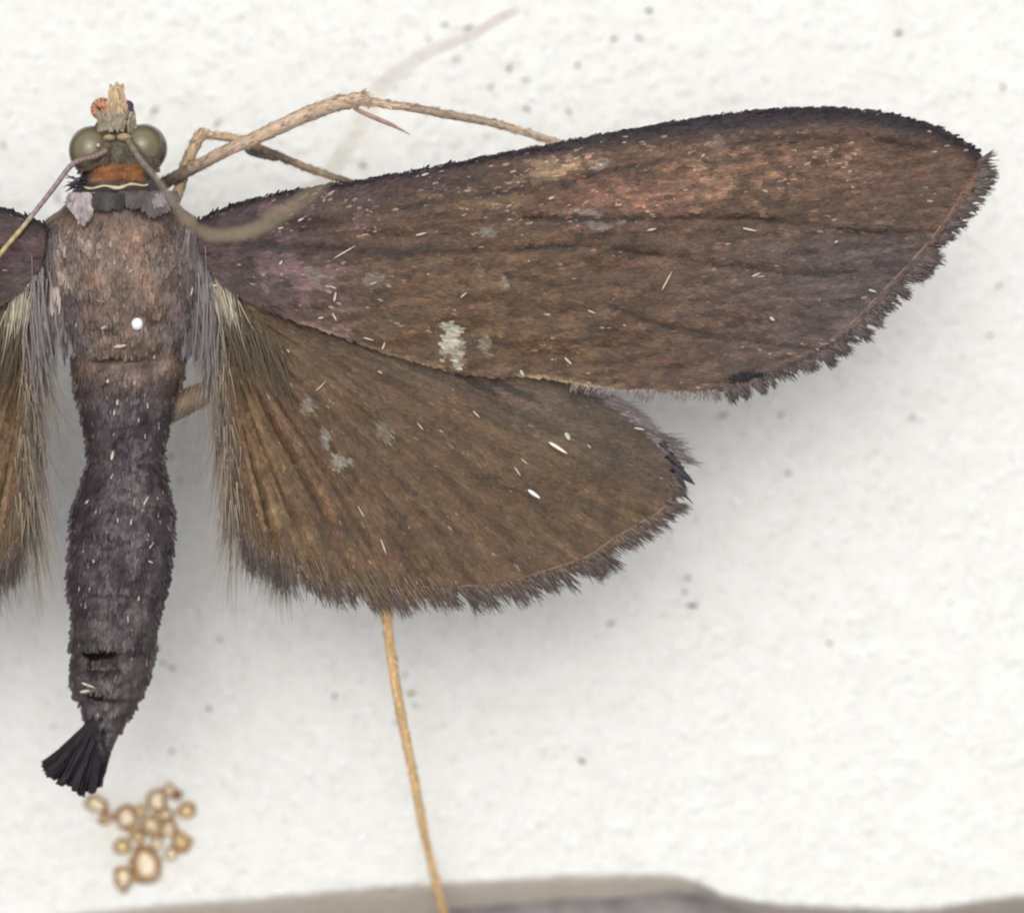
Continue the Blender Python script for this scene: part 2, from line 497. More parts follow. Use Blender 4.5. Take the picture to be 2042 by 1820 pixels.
# shoulders fan outwards
cc = body_color(x, y, None) * (.90 + .20 * rng.random((n, 1)))
hl = rng.random(n) < (.006 + .02 * smooth(400, 480, y) * smooth(740, 700, y))  # random pale scales painted in as small highlights
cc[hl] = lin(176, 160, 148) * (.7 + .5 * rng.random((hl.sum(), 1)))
gold = (rng.random(n) < .0008); cc[gold] = lin(196, 180, 130)
Ls = (.06 + .07 * rng.random(n)) * (1 + .5 * smooth(400, 450, y)) * (1 - .25 * smooth(300, 330, y) * smooth(400, 370, y))
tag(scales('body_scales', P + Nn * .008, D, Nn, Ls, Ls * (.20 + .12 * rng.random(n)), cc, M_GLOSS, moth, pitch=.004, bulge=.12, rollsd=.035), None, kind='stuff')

n = 900
s = rng.uniform(125, nS - 12, n); th = np.where(rng.random(n) < .5, rng.normal(.12, .16, n), rng.normal(math.pi - .12, .16, n))
P, D, Nn = body_frame(s, th); x, y, z = body_xyz(s, th)
out = np.stack([np.sign(x - 242), 0 * x, 0 * x], -1)
D = D + out * (.25 + .35 * rng.random((n, 1)) * smooth(.35, .65, noise(y / 16, x * 0 + np.sign(x - 242), 88))[:, None]) + rng.normal(0, .12, (n, 3))
Ls = .10 + .14 * rng.random(n)
tag(scales('rim_scales', P, D, np.tile([[0, 0, 1.0]], (n, 1)) + out * .4, Ls, Ls * .3, body_color(x, y, None) * (.7 + .6 * rng.random((n, 1))), M_SCALE, moth, pitch=.1), None, kind='stuff')
# ragged plate ends across the abdomen
rows = []
for yy in (722, 800, 921, 1008, 1092, 1182, 1296, 1390):
    m_ = 150
    rows.append(np.stack([yy - 4 + rng.normal(0, 2.5, m_) + 4 * np.sin(np.linspace(0, 9, m_) + yy), np.linspace(.15, math.pi - .15, m_)], -1))
rows = np.concatenate(rows); n = len(rows)
s = (rows[:, 0] - BY[0]) / 4.0; th = rows[:, 1] + rng.normal(0, .02, n)
P, D, Nn = body_frame(s, th); x, y, z = body_xyz(s, th)
Nn = np.where(Nn[:, 2:3] < 0, -Nn, Nn)
keep = ~((y > 1285) & (y < 1300) & (x > 172) & (x < 232)); P, D, Nn, x, y = P[keep], D[keep], Nn[keep], x[keep], y[keep]; n = len(x)
Ls = .06 + .08 * rng.random(n)
tag(scales('plate_edge_scales', P + Nn * .03, D + rng.normal(0, .15, (n, 3)), Nn, Ls, Ls * .3, (body_color(x, y, None) * .7 + lin(120, 106, 104) * .3) * (.7 + .6 * rng.random((n, 1))), M_SCALE, moth, pitch=.12), None, kind='stuff')

# ---- shoulder flaps of long pale scales (tegulae), hanging over both wing bases
def tegula(side):
    n = 3600
    y = 446 + 250 * rng.random(n) ** 1.1
    a0 = rng.random(n)
    th = math.pi * (.55 + .41 * a0 ** .8) if side < 0 else math.pi * (.45 - .41 * a0 ** .8)
    s_ = (y - BY[0]) / 4.0
    P, D, Nn = body_frame(s_, th)
    x, y, z = body_xyz(s_, th)
    Nn = np.where(Nn[:, 2:3] < 0, -Nn, Nn)
    D = D + rng.normal(0, .10, (n, 3)); D[:, 2] -= .05
    t = (y - 446) / 250
    patch = smooth(.40, .66, fbm(x / 34 + side * 3, y / 40, 205, 3))
    if side < 0:  # light from the left painted in: this flap paler than the right
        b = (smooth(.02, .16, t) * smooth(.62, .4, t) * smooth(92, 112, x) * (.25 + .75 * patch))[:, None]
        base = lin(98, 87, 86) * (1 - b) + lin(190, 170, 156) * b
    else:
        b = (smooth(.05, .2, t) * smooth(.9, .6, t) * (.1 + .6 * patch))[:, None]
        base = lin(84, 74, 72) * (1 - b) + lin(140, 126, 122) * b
    low = smooth(.55, .8, t)[:, None]
    base = base * (1 - .5 * low) + lin(110, 104, 108) * .5 * low
    bl = np.clip(smooth(.0, .45, a0 + .5 * (fbm(x / 20, y / 30, 207, 2) - .5)), 0, 1)[:, None]
    base = base * bl + body_color(x, y, None) * (1 - bl)
    c = base * (.65 + .6 * rng.random((n, 1)))
    L = .08 + .15 * rng.random(n)
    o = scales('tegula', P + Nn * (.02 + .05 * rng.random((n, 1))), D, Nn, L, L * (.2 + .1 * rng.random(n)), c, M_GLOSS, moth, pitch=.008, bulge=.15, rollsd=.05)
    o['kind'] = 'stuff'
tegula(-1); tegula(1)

def shoulder_tassel(side):
    n = 900
    u, t = rng.random(n), rng.random(n) ** 1.2
    x = (86 + 58 * u + 14 * t) if side < 0 else (428 - 56 * u - 16 * t)
    y = 455 + 190 * t + 20 * (1 - u)
    z = 2.30 + .42 * u - .3 * t + rng.normal(0, .04, n)
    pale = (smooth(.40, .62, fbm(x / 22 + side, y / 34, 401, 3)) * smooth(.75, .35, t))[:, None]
    base = lin(100, 90, 90) * (1 - pale) + (lin(196, 178, 168) if side < 0 else lin(150, 136, 134)) * pale  # left tassel coloured paler, as if lit from that side
    base = base * (1 - .6 * smooth(.55, .9, t)[:, None]) + lin(124, 117, 118) * .6 * smooth(.55, .9, t)[:, None]
    c = base * (.5 + .8 * rng.random((n, 1)))
    L = .35 + .65 * rng.random(n)
    D = np.stack([rng.normal(-.05 * side, .10, n), -np.ones(n), rng.normal(-.16, .08, n)], -1)
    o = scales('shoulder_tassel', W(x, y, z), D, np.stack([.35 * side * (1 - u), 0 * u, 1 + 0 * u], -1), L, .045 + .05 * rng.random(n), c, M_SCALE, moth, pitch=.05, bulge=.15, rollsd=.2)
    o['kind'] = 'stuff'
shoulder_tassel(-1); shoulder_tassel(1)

# ---- collar flaps behind the orange band
def patagium(x0, x1, y0, y1, base, n=700):
    u, t = rng.random(n), rng.random(n)
    x = x0 + (x1 - x0) * u; y = y0 + (y1 - y0) * t * (.25 + 1.0 * np.sin(u * 3.14) * (.6 + .8 * noise(u * 5 + x0, u * 0, 14)))
    z = 2.42 + .35 * np.sin(u * math.pi) + .10 * t + .12 * (1 - np.abs(((x0 + x1) / 2 - 240) / 150))
    P = W(x, y, z)
    D = np.stack([(u - .5) * .7 + rng.normal(0, .12, n), -np.ones(n), -.1 * np.ones(n)], -1)
    c = base[None] * (.6 + .5 * rng.random((n, 1))) * (.3 + 1.3 * fbm(x / 18, y / 14, 321, 2))[:, None]
    x = x; L = .10 + .12 * rng.random(n)
    o = scales('collar_flap', P, D, np.tile([[0, .12, 1.0]], (n, 1)) + np.stack([(u - .5) * .8, 0 * u, 0 * u], -1), L, L * .3, c, M_SCALE, moth, pitch=.08)
    o['kind'] = 'stuff'
patagium(138, 190, 383, 416, lin(184, 172, 172)); patagium(238, 352, 380, 410, lin(104, 94, 94)); patagium(176, 256, 384, 404, lin(66, 58, 60)); patagium(286, 340, 384, 400, lin(146, 136, 138), 160)

# cream wavy rim behind the orange band
pts = [W(168 + 128 * t, 373 - 7 * t + 2.8 * math.sin(t * 15) + 3 * math.sin(t * 3.1), 2.2 + .22 * math.sin(t * math.pi)) for t in np.linspace(0, 1, 16)]
tube('collar_rim', pts, [.015] + [.02 + .03 * random.random() for _ in range(14)] + [.015], M_SCALE, moth, 8, 4, .7, colors=lambda t, k: lin(214, 200, 160) * (.8 + .3 * random.random()))
# dark little bristles at the left of the collar
n = 60
P = W(rng.uniform(146, 172, n), rng.uniform(352, 412, n), rng.uniform(1.5, 2.2, n))
o = hairs('collar_bristles', P, np.stack([-np.ones(n), rng.normal(-.2, .4, n), rng.normal(0, .2, n)], -1), np.tile([[0, 0, 1.0]], (n, 1)), .14 + .16 * rng.random(n), np.full(n, .05),
          lin(62, 54, 66)[None] * (.7 + .6 * rng.random((n, 1))), M_HAIR, moth); o['kind'] = 'stuff'

# ---- eyes
def eye(x, y, rx, ry, tilt):
    nu, nv = 36, 24
    V, C = [], []
    for a in range(nv + 1):
        ph = math.pi * a / nv
        for b in range(nu):
            th = 2 * math.pi * b / nu
            d = (math.sin(ph) * math.cos(th), math.sin(ph) * math.sin(th), math.cos(ph))
            V.append(np.array([d[0] * rx * K * (H - 1.8) / H, d[1] * ry * K * (H - 1.8) / H, d[2] * .62]))
            k = smooth(.26, .80, np.array(d[2] + .06 * d[1]))  # edge-on darkening of the rim, painted into the eye colour
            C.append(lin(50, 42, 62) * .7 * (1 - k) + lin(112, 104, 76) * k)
    F = []
    for a in range(nv):
        for b in range(nu):
            c = (b + 1) % nu
            F.append((a * nu + b, (a + 1) * nu + b, (a + 1) * nu + c, a * nu + c))
    o = mesh_object('eye', V, F, M_EYE, moth, np.array(C))
    o.location = W(x, y, 1.72)
    o.rotation_euler.z = tilt
eye(184, 302, 47, 51, .12)
eye(287, 296, 47, 49, -.12)

# ---- mouth parts
def striped_palp(name, x0, x1, y0, y1, z0, z1, base, nfib, parent):
    """a blunt bundle of fibres"""
    pts = [W((x0[0] + x0[1]) / 2 + ((x1[0] + x1[1]) / 2 - (x0[0] + x0[1]) / 2) * t, y0 + (y1 - y0) * t, z0 + (z1 - z0) * t) for t in (0, .33, .66, 1)]
    w0, w1 = (x0[1] - x0[0]) / 2 * K, (x1[1] - x1[0]) / 2 * K
    o = tube(name, pts, [w0, w0 * .9 + w1 * .1, (w0 + w1) / 2, w1 * .95], M_LEG, parent, 14, 4, .8, colors=lambda t, k: base * (.7 + .5 * (k % 3 == 0)), bump=.06)
    n = nfib
    u = rng.random(n); t = rng.random(n) * .85
    xx = (x0[0] + (x1[0] - x0[0]) * t) * (1 - u) + (x0[1] + (x1[1] - x0[1]) * t) * u
    zz = z0 + (z1 - z0) * t + np.sin(u * math.pi) * w0 * .75
    P = W(xx, y0 + (y1 - y0) * t, zz)
    d = norm(np.array(pts[-1]) - np.array(pts[0]))
    Ls = .16 + .16 * rng.random(n)
    h = scales('palp_scales', P, np.tile(d, (n, 1)) + rng.normal(0, .06, (n, 3)), np.stack([(u - .5) * 1.4, 0 * u, 1 + 0 * u], -1), Ls, Ls * .3,
               base[None] * (.6 + .8 * rng.random((n, 1))), M_SCALE, o, pitch=.12)
    h['kind'] = 'stuff'
    return o
striped_palp('labial_palp', (214, 252), (223, 243), 240, 177, 1.75, 1.55, lin(186, 160, 128), 260, moth)
o = striped_palp('labial_palp', (254, 268), (254, 262), 246, 216, 1.5, 1.35, lin(70, 54, 78), 90, moth); o['label'] = 'short dark purple mouth feeler'
# coiled tongue: a ribbed coppery coil
pts, rad = [], []
for k in range(30):
    a = k / 29 * 2 * math.pi * 1.45 - .3
    r = 14.5 - 5.0 * k / 29
    pts.append(W(203 + r * math.cos(a) * .95, 219 - r * math.sin(a) * .95, 1.35 + .25 * k / 29))
    rad.append(.15 - .05 * k / 29)
tube('coiled_tongue', pts, rad, M_LEG, moth, 12, 5, 1.0, colors=lambda t, k: lin(192, 134, 100) * (1.15 if int(t * 40) % 2 else .55))

# face tufts and antenna sockets
for (x, y, w_) in ((218, 275, 12), (248, 274, 15)):
    V = [v for v in BV]
    bv, bf = blob_mesh(2)
    o = mesh_object('antenna_socket', bv * np.array([w_ * K, w_ * K * .55, .13]), bf, M_BODY, moth, np.tile(lin(166, 146, 112), (len(bv), 1)))
    o.location = W(x, y, 2.3)
n = 160
x = rng.uniform(195, 268, n); y = rng.uniform(236, 266, n)
o = scales('face_scales', W(x, y, 2.0 + .25 * np.sin((x - 195) / 73 * 3.14) + (y - 236) / 300), np.stack([rng.normal(0, .3, n), np.ones(n), -.3 * np.ones(n)], -1), np.tile([[0, .2, 1.0]], (n, 1)),
           .14 + .08 * rng.random(n), np.full(n, .06), lin(140, 128, 108)[None] * (.6 + .7 * rng.random((n, 1))), M_SCALE, moth); o['kind'] = 'stuff'
for (x, y) in ((202, 306), (196, 290), (206, 411)):
    bv, bf = blob_mesh(1)
    o = mesh_object('pale_scale_or_glint', bv * np.array([.055, .065, .04]), bf, M_PALE, moth); o.location = W(x, y, 2.36 if y < 400 else 2.8)

for sd in (-1, 1):
    n = 520
    u, v = rng.random(n), rng.random(n)
    x = 236 + sd * (16 + 58 * u); y = 296 + 34 * u + 34 * v * (1 - .35 * u) - 12
    z = 2.42 - .35 * u ** 2 - .12 * v
    c = lin(92, 78, 62)[None] * (.55 + .7 * rng.random((n, 1))) * (.5 + fbm(x / 9, y / 9, 77, 2))[:, None]
    L = .07 + .10 * rng.random(n)
    o = scales('head_scales', W(x, y, z), np.stack([sd * (.5 + .5 * u) + rng.normal(0, .25, n), -.7 + rng.normal(0, .25, n), -.25 * u], -1), np.stack([.5 * sd * u, 0 * u, 1 + 0 * u], -1), L, L * .28, c, M_SCALE, moth, pitch=.1)
    o['kind'] = 'stuff'
# ---- antennae
A = [(255, 280, 2.35), (279, 318, 3.2), (311, 355, 4.2), (339, 393, 5.2), (361, 427, 5.9), (389, 453, 6.5), (423, 468, 6.9), (471, 468, 7.2), (518, 453, 7.4), (564, 427, 7.7), (612, 390, 8.0),
     (659, 346, 8.3), (690, 293, 8.6), (712, 261, 8.7), (753, 186, 8.5), (780, 158, 8.1), (806, 136, 7.8), (852, 105, 7.2), (898, 87, 6.8), (945, 68, 6.3), (992, 40, 6.0), (1031, 20, 5.8)]
def ant_col(t, k):
    a, b, c = lin(140, 124, 108), lin(196, 178, 142), lin(200, 164, 154)
    v = a * (1 - smooth(.1, .4, t)) + b * smooth(.1, .4, t)
    v = v * (1 - smooth(.6, .75, t)) + c * smooth(.6, .75, t)
    return v * (.85 + .3 * (int(t * 400) % 2))
tube('antenna', [W(p[0], p[1], 2.35 + (p[2] - 2.35) * 1.95) for p in A], list(np.linspace(.068, .033, len(A))), M_ANT, moth, 10, 12, 1.0, colors=ant_col)
A2 = [(214, 300, 2.38), (190, 312, 2.45), (166, 318, 2.5), (142, 330, 2.5), (111, 370, 2.5), (79, 411, 2.5), (44, 455, 2.7), (0, 507, 3.2), (-60, 590, 3.9), (-140, 700, 4.8), (-230, 790, 5.8)]
tube('antenna', [W(*p) for p in A2], list(np.linspace(.075, .045, len(A2))), M_ANT, moth, 10, 12, 1.0,
     colors=lambda t, k: (lin(128, 108, 98) * (1 - smooth(.2, .3, t)) + lin(140, 120, 128) * smooth(.2, .3, t) * (1 - smooth(.5, .62, t)) + lin(186, 168, 120) * smooth(.5, .62, t)) * (.85 + .3 * (int(t * 300) % 2)))

# ---- legs
def leg_col(base, dark):
    def f(t, k):
        return (base * (.8 + .4 * noise(np.array(t * 30.0), np.array(k * .8), 5)) * (1 - dark(t)) + lin(74, 62, 58) * dark(t))
    return f
def leg(pts, rad, base, dark, spurs=(), fuzz=260, seed=0):
    P = [W(*p) for p in pts]
    o = tube('leg', P, rad, M_LEG, moth, 14, 8, .9, colors=leg_col(base, dark), bump=.07, seed=seed)
    Q = catmull(P, 8); R = catmull([(r, 0, 0) for r in rad], 8)[:, 0]
    T = norm(np.gradient(Q, axis=0))
    n = fuzz
    k = rng.integers(1, len(Q) - 1, n); a = rng.uniform(-.4, math.pi + .4, n)
    S = norm(np.cross(T, np.array([0, 0, 1.0]))); U = np.cross(S, T)
    N_ = S[k] * np.cos(a)[:, None] + U[k] * np.sin(a)[:, None]
    c = base[None] * (.55 + .9 * rng.random((n, 1)))
    dk = np.array([dark(v) for v in k / (len(Q) - 1)])[:, None]
    c = c * (1 - dk) + lin(70, 60, 58) * dk
    L = .09 + .08 * rng.random(n)
    h = scales('leg_scales', Q[k] + N_ * (R[k] * .97)[:, None], T[k] + rng.normal(0, .1, (n, 3)), N_, L, L * .33, c, M_SCALE, o, pitch=.25)
    h['kind'] = 'stuff'
    for sp, sr, sc in spurs:
        tube('spur', [W(*p) for p in sp], sr, M_LEG, o, 8, 6, 1.0, colors=lambda t, k: sc * (.8 + .4 * random.random()))
    return o
TAN = lin(194, 170, 146)
zero = lambda t: 0.0
# front pair visible: thick shin with spurs, long foot passing under the wing
leg([(318, 372, 1.0), (345, 356, 1.25), (400, 327, 1.5), (450, 302, 1.65), (510, 275, 1.75), (560, 252, 1.8), (610, 230, 1.85), (660, 210, 1.85), (705, 201, 1.8), (728, 198, 1.75),
     (735, 203, 1.6), (770, 208, 1.45), (830, 217, 1.3), (900, 230, 1.15), (975, 244, .9), (1040, 262, .75), (1110, 284, .55), (1200, 312, .2), (1320, 360, -1.9), (1440, 420, -4.5)],
    [.15, .155, .155, .15, .165, .18, .19, .19, .18, .15, .10, .10, .105, .105, .10, .095, .09, .08, .07, .06], TAN, lambda t: .85 * smooth(.16, .04, t) + .35 * smooth(.58, .64, t) * smooth(.8, .72, t),
    spurs=[([(702, 207, 1.78), (712, 219, 1.68), (742, 233, 1.5), (780, 249, 1.35), (817, 268, 1.2)], [.05, .055, .06, .05, .008], lin(176, 138, 130)),
           ([(716, 190, 1.8), (724, 182, 1.95), (732, 176, 2.05)], [.04, .035, .01], lin(206, 168, 130))], fuzz=700, seed=1)
# second leg: bent at the knee, dark tuft, runs under the wing
l2 = leg([(332, 420, .9), (352, 392, 1.0), (366, 345, 1.1), (380, 308, 1.2), (394, 280, 1.25), (404, 269, 1.25), (420, 270, 1.2), (450, 273, 1.1), (490, 284, 1.0), (520, 297, .95), (560, 313, .85), (610, 334, .65), (660, 352, .5), (705, 366, .4), (790, 400, -.2), (880, 450, -2.2), (960, 520, -4.5)],
    [.13, .14, .15, .15, .14, .12, .10, .11, .11, .105, .10, .095, .09, .085, .08, .07, .06], lin(190, 164, 134), lambda t: .75 * smooth(.50, .58, t) * (.45 + .55 * (math.sin(t * 34) > -.3)), fuzz=420, seed=2)
n = 90
xx = rng.uniform(486, 535, n)
h = scales('leg_tuft', W(xx, 296 + (xx - 486) * .30 + rng.uniform(0, 6, n), .95 + rng.random(n) * .15), np.stack([np.ones(n), rng.normal(-.35, .14, n), rng.normal(0, .1, n)], -1), np.tile([[0, 0, 1.0]], (n, 1)),
           .16 + .12 * rng.random(n), np.full(n, .06), lin(84, 76, 72)[None] * (.5 + .8 * rng.random((n, 1))), M_SCALE, l2); h['kind'] = 'stuff'
# hind leg: femur beside the abdomen, foot trailing out of the picture below
leg([(296, 850, 1.1), (338, 820, 1.35), (382, 797, 1.45), (430, 776, 1.4), (480, 770, 1.2), (560, 850, 1.0), (650, 980, .8), (720, 1100, .6), (762, 1190, .45), (772, 1235, .4), (778, 1290, .25), (787, 1350, .0), (799, 1420, -.4), (811, 1480, -.8), (825, 1550, -1.3), (838, 1620, -1.9),
     (850, 1680, -2.6), (866, 1745, -3.3), (884, 1815, -4.1), (915, 1920, -6.0)],
    [.24, .30, .31, .29, .2, .15, .14, .135, .13, .13, .125, .125, .125, .12, .12, .115, .11, .115, .115, .09], lin(218, 182, 132), lambda t: .82 * smooth(.32, .2, t), fuzz=420, seed=3)

# ------------------------------------------------------------------ wings
def seg_dist(px, py, poly, closed=False):
    P = np.array(poly, float)
    Q = np.roll(P, -1, 0) if closed else P[1:]
    A_ = P if closed else P[:-1]
    best = np.full(len(px), 1e9)
    for a, b in zip(A_, Q):
        d = b - a; l2 = max(d @ d, 1e-9)
        t = np.clip(((px - a[0]) * d[0] + (py - a[1]) * d[1]) / l2, 0, 1)
        best = np.minimum(best, np.hypot(px - a[0] - t * d[0], py - a[1] - t * d[1]))
    return best
def inside(px, py, poly):
    P = np.array(poly, float); c = np.zeros(len(px), bool)
    for a, b in zip(P, np.roll(P, -1, 0)):
        cr = ((a[1] > py) != (b[1] > py)) & (px < (b[0] - a[0]) * (py - a[1]) / (b[1] - a[1] + 1e-12) + a[0])
        c ^= cr
    return c

FW_LEAD = [(392, 446), (430, 424), (480, 406), (560, 386), (640, 372), (720, 360), (800, 346), (900, 326), (1000, 306), (1100, 288), (1200, 268), (1300, 250), (1400, 234), (1500, 222), (1580, 216), (1640, 215),
           (1700, 218), (1760, 226), (1820, 240), (1870, 257), (1910, 277), (1942, 300), (1960, 322)]
FW_TERM = [(1962, 345), (1944, 384), (1917, 422), (1893, 455), (1868, 490), (1840, 524), (1803, 562), (1770, 598), (1730, 638), (1690, 674), (1648, 702), (1600, 727), (1550, 746), (1500, 764)]
FW_REAR = [(1440, 776), (1380, 782), (1300, 778), (1230, 774), (1168, 769), (1110, 757), (1042, 748), (970, 750), (900, 742), (830, 722), (760, 700), (700, 678), (640, 656), (590, 640), (540, 618), (490, 598), (440, 566), (408, 530), (394, 490)]
FW_OUT = FW_LEAD + FW_TERM + FW_REAR
FW_VEINS = [
    ([(420, 492), (520, 494), (613, 497), (768, 506), (900, 502), (1016, 500), (1105, 493), (1229, 496), (1291, 509), (1420, 530), (1600, 548), (1815, 548)], 6, .75),
    ([(560, 470), (680, 445), (768, 423), (861, 404), (970, 388), (1029, 380), (1070, 392)], 5, .6),
    ([(1040, 436), (1080, 437), (1167, 439), (1291, 437), (1415, 436), (1504, 438), (1621, 456), (1739, 466), (1880, 462)], 5, .8),
    ([(1120, 372), (1207, 344), (1306, 325), (1384, 304), (1477, 286), (1583, 277), (1700, 274), (1850, 300)], 5, .75),
    ([(1000, 548), (1100, 572), (1204, 608), (1303, 646), (1430, 672), (1560, 690), (1650, 696)], 5, .6),
    ([(1180, 560), (1330, 590), (1500, 615), (1650, 640), (1720, 640)], 4, .45),
    ([(1229, 498), (1400, 570), (1560, 590), (1790, 576)], 4, .45),
    ([(1240, 372), (1400, 372), (1560, 372), (1750, 380), (1930, 398)], 4, .35),
    ([(430, 548), (560, 570), (700, 610), (880, 660), (1050, 700), (1250, 730), (1450, 735), (1600, 722)], 5, .35),
    ([(1300, 320), (1500, 330), (1700, 340), (1945, 350)], 4, .3),
]
def fw_z(x, y):
    t = np.clip((x - 400) / 1560, 0, 1.05)
    z = 2.62 - 1.0 * t ** 1.2
    dl = seg_dist(x, y, FW_LEAD)
    z = z - .16 * np.exp(-dl / 16) - .0
    z = z - .10 * smooth(560, 760, y)
    for v, w, a in FW_VEINS:
        d = seg_dist(x, y, v)
        z = z - .05 * a ** 3 * np.exp(-(d / (w * 1.5)) ** 2) + .02 * a ** 3 * np.exp(-((d - w * 3.2) / (w * 1.6)) ** 2)
    z = z + (fbm(x / 150, y / 60, 12, 3) - .5) * .16 + (fbm(x / 28, y / 14, 14, 2) - .5) * .018
    return z
FW_BASE = (360, 505)
def spot(x, y, cx, cy, rx, ry, ang=0, seed=0, rough=.55):
    a = math.radians(ang); dx, dy = x - cx, y - cy
    u = (dx * math.cos(a) + dy * math.sin(a)) / rx; v = (-dx * math.sin(a) + dy * math.cos(a)) / ry
    r = np.hypot(u, v) + (fbm(x / 12 + seed, y / 12, 60 + seed, 2) - .5) * rough * 2
    return smooth(1.15, .75, r)
def fw_color(x, y):
    n = len(x)
    brown = lin(106, 86, 72)
    c = brown[None] * np.ones((n, 1))
    def mix(col_, w):
        nonlocal c
        w = np.clip(w, 0, 1)[:, None]; c = c * (1 - w) + col_ * w
    mix(lin(98, 92, 94), .85 * smooth(1250, 1750, x) * smooth(420, 520, y))            # greyer outer field
    mix(lin(82, 68, 74), .8 * smooth(800, 480, x))                                     # purplish base
    mix(lin(140, 118, 124), .75 * smooth(.5, .7, fbm(x / 40, y / 30, 71, 3)) * smooth(860, 600, x))
    mix(lin(186, 150, 126), .75 * spot(x, y, 1400, 350, 280, 62, -3, 3, 1.0) * smooth(.25, .80, fbm(x / 30, y / 14, 311, 3)))            # coppery field
    mix(lin(158, 118, 104), .45 * spot(x, y, 1230, 400, 150, 36, 0, 4, .8))
    mix(lin(120, 96, 84), .5 * spot(x, y, 1700, 350, 200, 60, 5, 5, .8))
    mix(lin(190, 172, 140), .6 * spot(x, y, 1085, 342, 52, 22, -12, 6, .9))
    mix(lin(132, 112, 80), .6 * spot(x, y, 920, 405, 110, 26, -8, 7, .9))
    st = fbm(x / 70, (y + .12 * x) / 7, 23, 3)
    c = c * (.45 + 1.1 * st)[:, None]
    mot = fbm(x / 26, y / 12, 29, 3); c = c * (.38 + 1.22 * mot)[:, None]
    mix(lin(66, 54, 60), .65 * smooth(1150, 850, x) * smooth(470, 400, y + .13 * (x - 700)) * (.4 + .6 * smooth(.35, .6, fbm(x / 45, y / 22, 331, 3))))
    mix(lin(58, 46, 50), .6 * np.exp(-((y - 496) / 15) ** 2) * smooth(1000, 700, x) * smooth(410, 470, x))
    for v, w, a in FW_VEINS:
        d = seg_dist(x, y, v)
        mix(lin(46, 37, 41), (a * 1.1 if a > .5 else a * .5) * (.35 + .65 * smooth(.3, .6, noise(x / 90, x * 0 + a * 50, 67))) * np.exp(-(d / (w * (.7 + .8 * noise(x / 60, y / 60, 68)))) ** 2))
    dl = seg_dist(x, y, FW_LEAD)
    band = np.interp(x, [380, 700, 1050, 1250, 1500, 1800, 1960], [12, 12, 16, 32, 42, 36, 26])
    mix(lin(48, 42, 54), .95 * smooth(band * 1.35, band * .5, dl) * smooth(380, 600, x + 200))
    dt = seg_dist(x, y, FW_TERM)
    mix(lin(66, 58, 62), .7 * smooth(17, 9, dt))
    mix(lin(150, 124, 112), .5 * np.exp(-((dt - 21) / 4.0) ** 2))
    mix(lin(24, 20, 28), .97 * spot(x, y, 1486, 752, 52, 14, -4, 8, .4))
    dr = seg_dist(x, y, FW_REAR)
    mix(lin(196, 180, 150), .7 * np.exp(-(dr / 4.5) ** 2) * (smooth(1000, 1040, x) * smooth(1260, 1180, x) + .7 * smooth(580, 600, x) * smooth(680, 655, x) + .35 * smooth(680, 720, x) * smooth(900, 840, x)))
    for k, (a, b, rx, ry, an, wt) in enumerate([(895, 683, 20, 42, -12, 1.0), (958, 684, 11, 22, -20, .75), (1186, 330, 20, 9, -8, .8), (1196, 452, 36, 11, 4, .55), (1165, 424, 28, 9, 5, .6), (620, 548, 22, 24, 0, .4),
                                             (735, 556, 26, 16, 10, .4), (967, 466, 15, 10, 15, .55), (996, 567, 8, 11, 0, .6), (948, 540, 10, 30, 0, .25), (1420, 286, 22, 9, -25, .5), (905, 720, 14, 10, 0, .5), (1150, 690, 30, 10, 0, .2)]):
        mix((lin(204, 196, 182) if wt > .9 else lin(168, 156, 140)) / np.array([.78, .66, .52]) * .85, wt * (.75 + .5 * (noise(x / 4, y / 4, 15) - .5)) * spot(x, y, a, b, rx, ry, an, 11 + k, .8))
    ol = (smooth(560, 800, x) * smooth(1350, 1050, x) * smooth(430, 520, y))[:, None]
    return c * (np.array([.63, .545, .49]) * (1 - ol) + np.array([.69, .60, .455]) * ol)

def membrane(name, outline, zf, mat, parent, step, thick=.035):
    O = np.array(outline, float)
    xs = np.arange(O[:, 0].min(), O[:, 0].max(), step); ys = np.arange(O[:, 1].min(), O[:, 1].max(), step)
    X, Y = np.meshgrid(xs, ys); X = X.ravel() + rng.uniform(-.25, .25, X.size) * step; Y = Y.ravel() + rng.uniform(-.25, .25, Y.size) * step
    k = inside(X, Y, O); X, Y = X[k], Y[k]
    k = seg_dist(X, Y, O, True) > step * .4; X, Y = X[k], Y[k]
    pts = [Vector((a, b)) for a, b in np.vstack([O, np.stack([X, Y], -1)])]
    v2, e2, f2, *_ = delaunay_2d_cdt(pts, [], [list(range(len(O)))], 1, 1e-5)
    P = np.array([(v.x, v.y) for v in v2])
    V = W(P[:, 0], P[:, 1], zf(P[:, 0], P[:, 1]))
    o = mesh_object(name, V, [f[::-1] for f in f2], mat, parent)
    md = o.modifiers.new('thickness', 'SOLIDIFY'); md.thickness = thick; md.offset = -1
    return o

def wing_normals(zf, x, y, e=4.0):
    p = W(x, y, zf(x, y)); a = W(x + e, y, zf(x + e, y)) - p; b = W(x, y - e, zf(x, y - e)) - p
    return p, norm(np.cross(a, b))
def sample_poly(outline, n):
    O = np.array(outline, float); lo, hi = O.min(0), O.max(0)
    xs, ys = [], []
    tot = 0
    while tot < n:
        x = rng.uniform(lo[0], hi[0], n); y = rng.uniform(lo[1], hi[1], n)
        k = inside(x, y, O); xs.append(x[k]); ys.append(y[k]); tot += k.sum()
    return np.concatenate(xs)[:n], np.concatenate(ys)[:n]

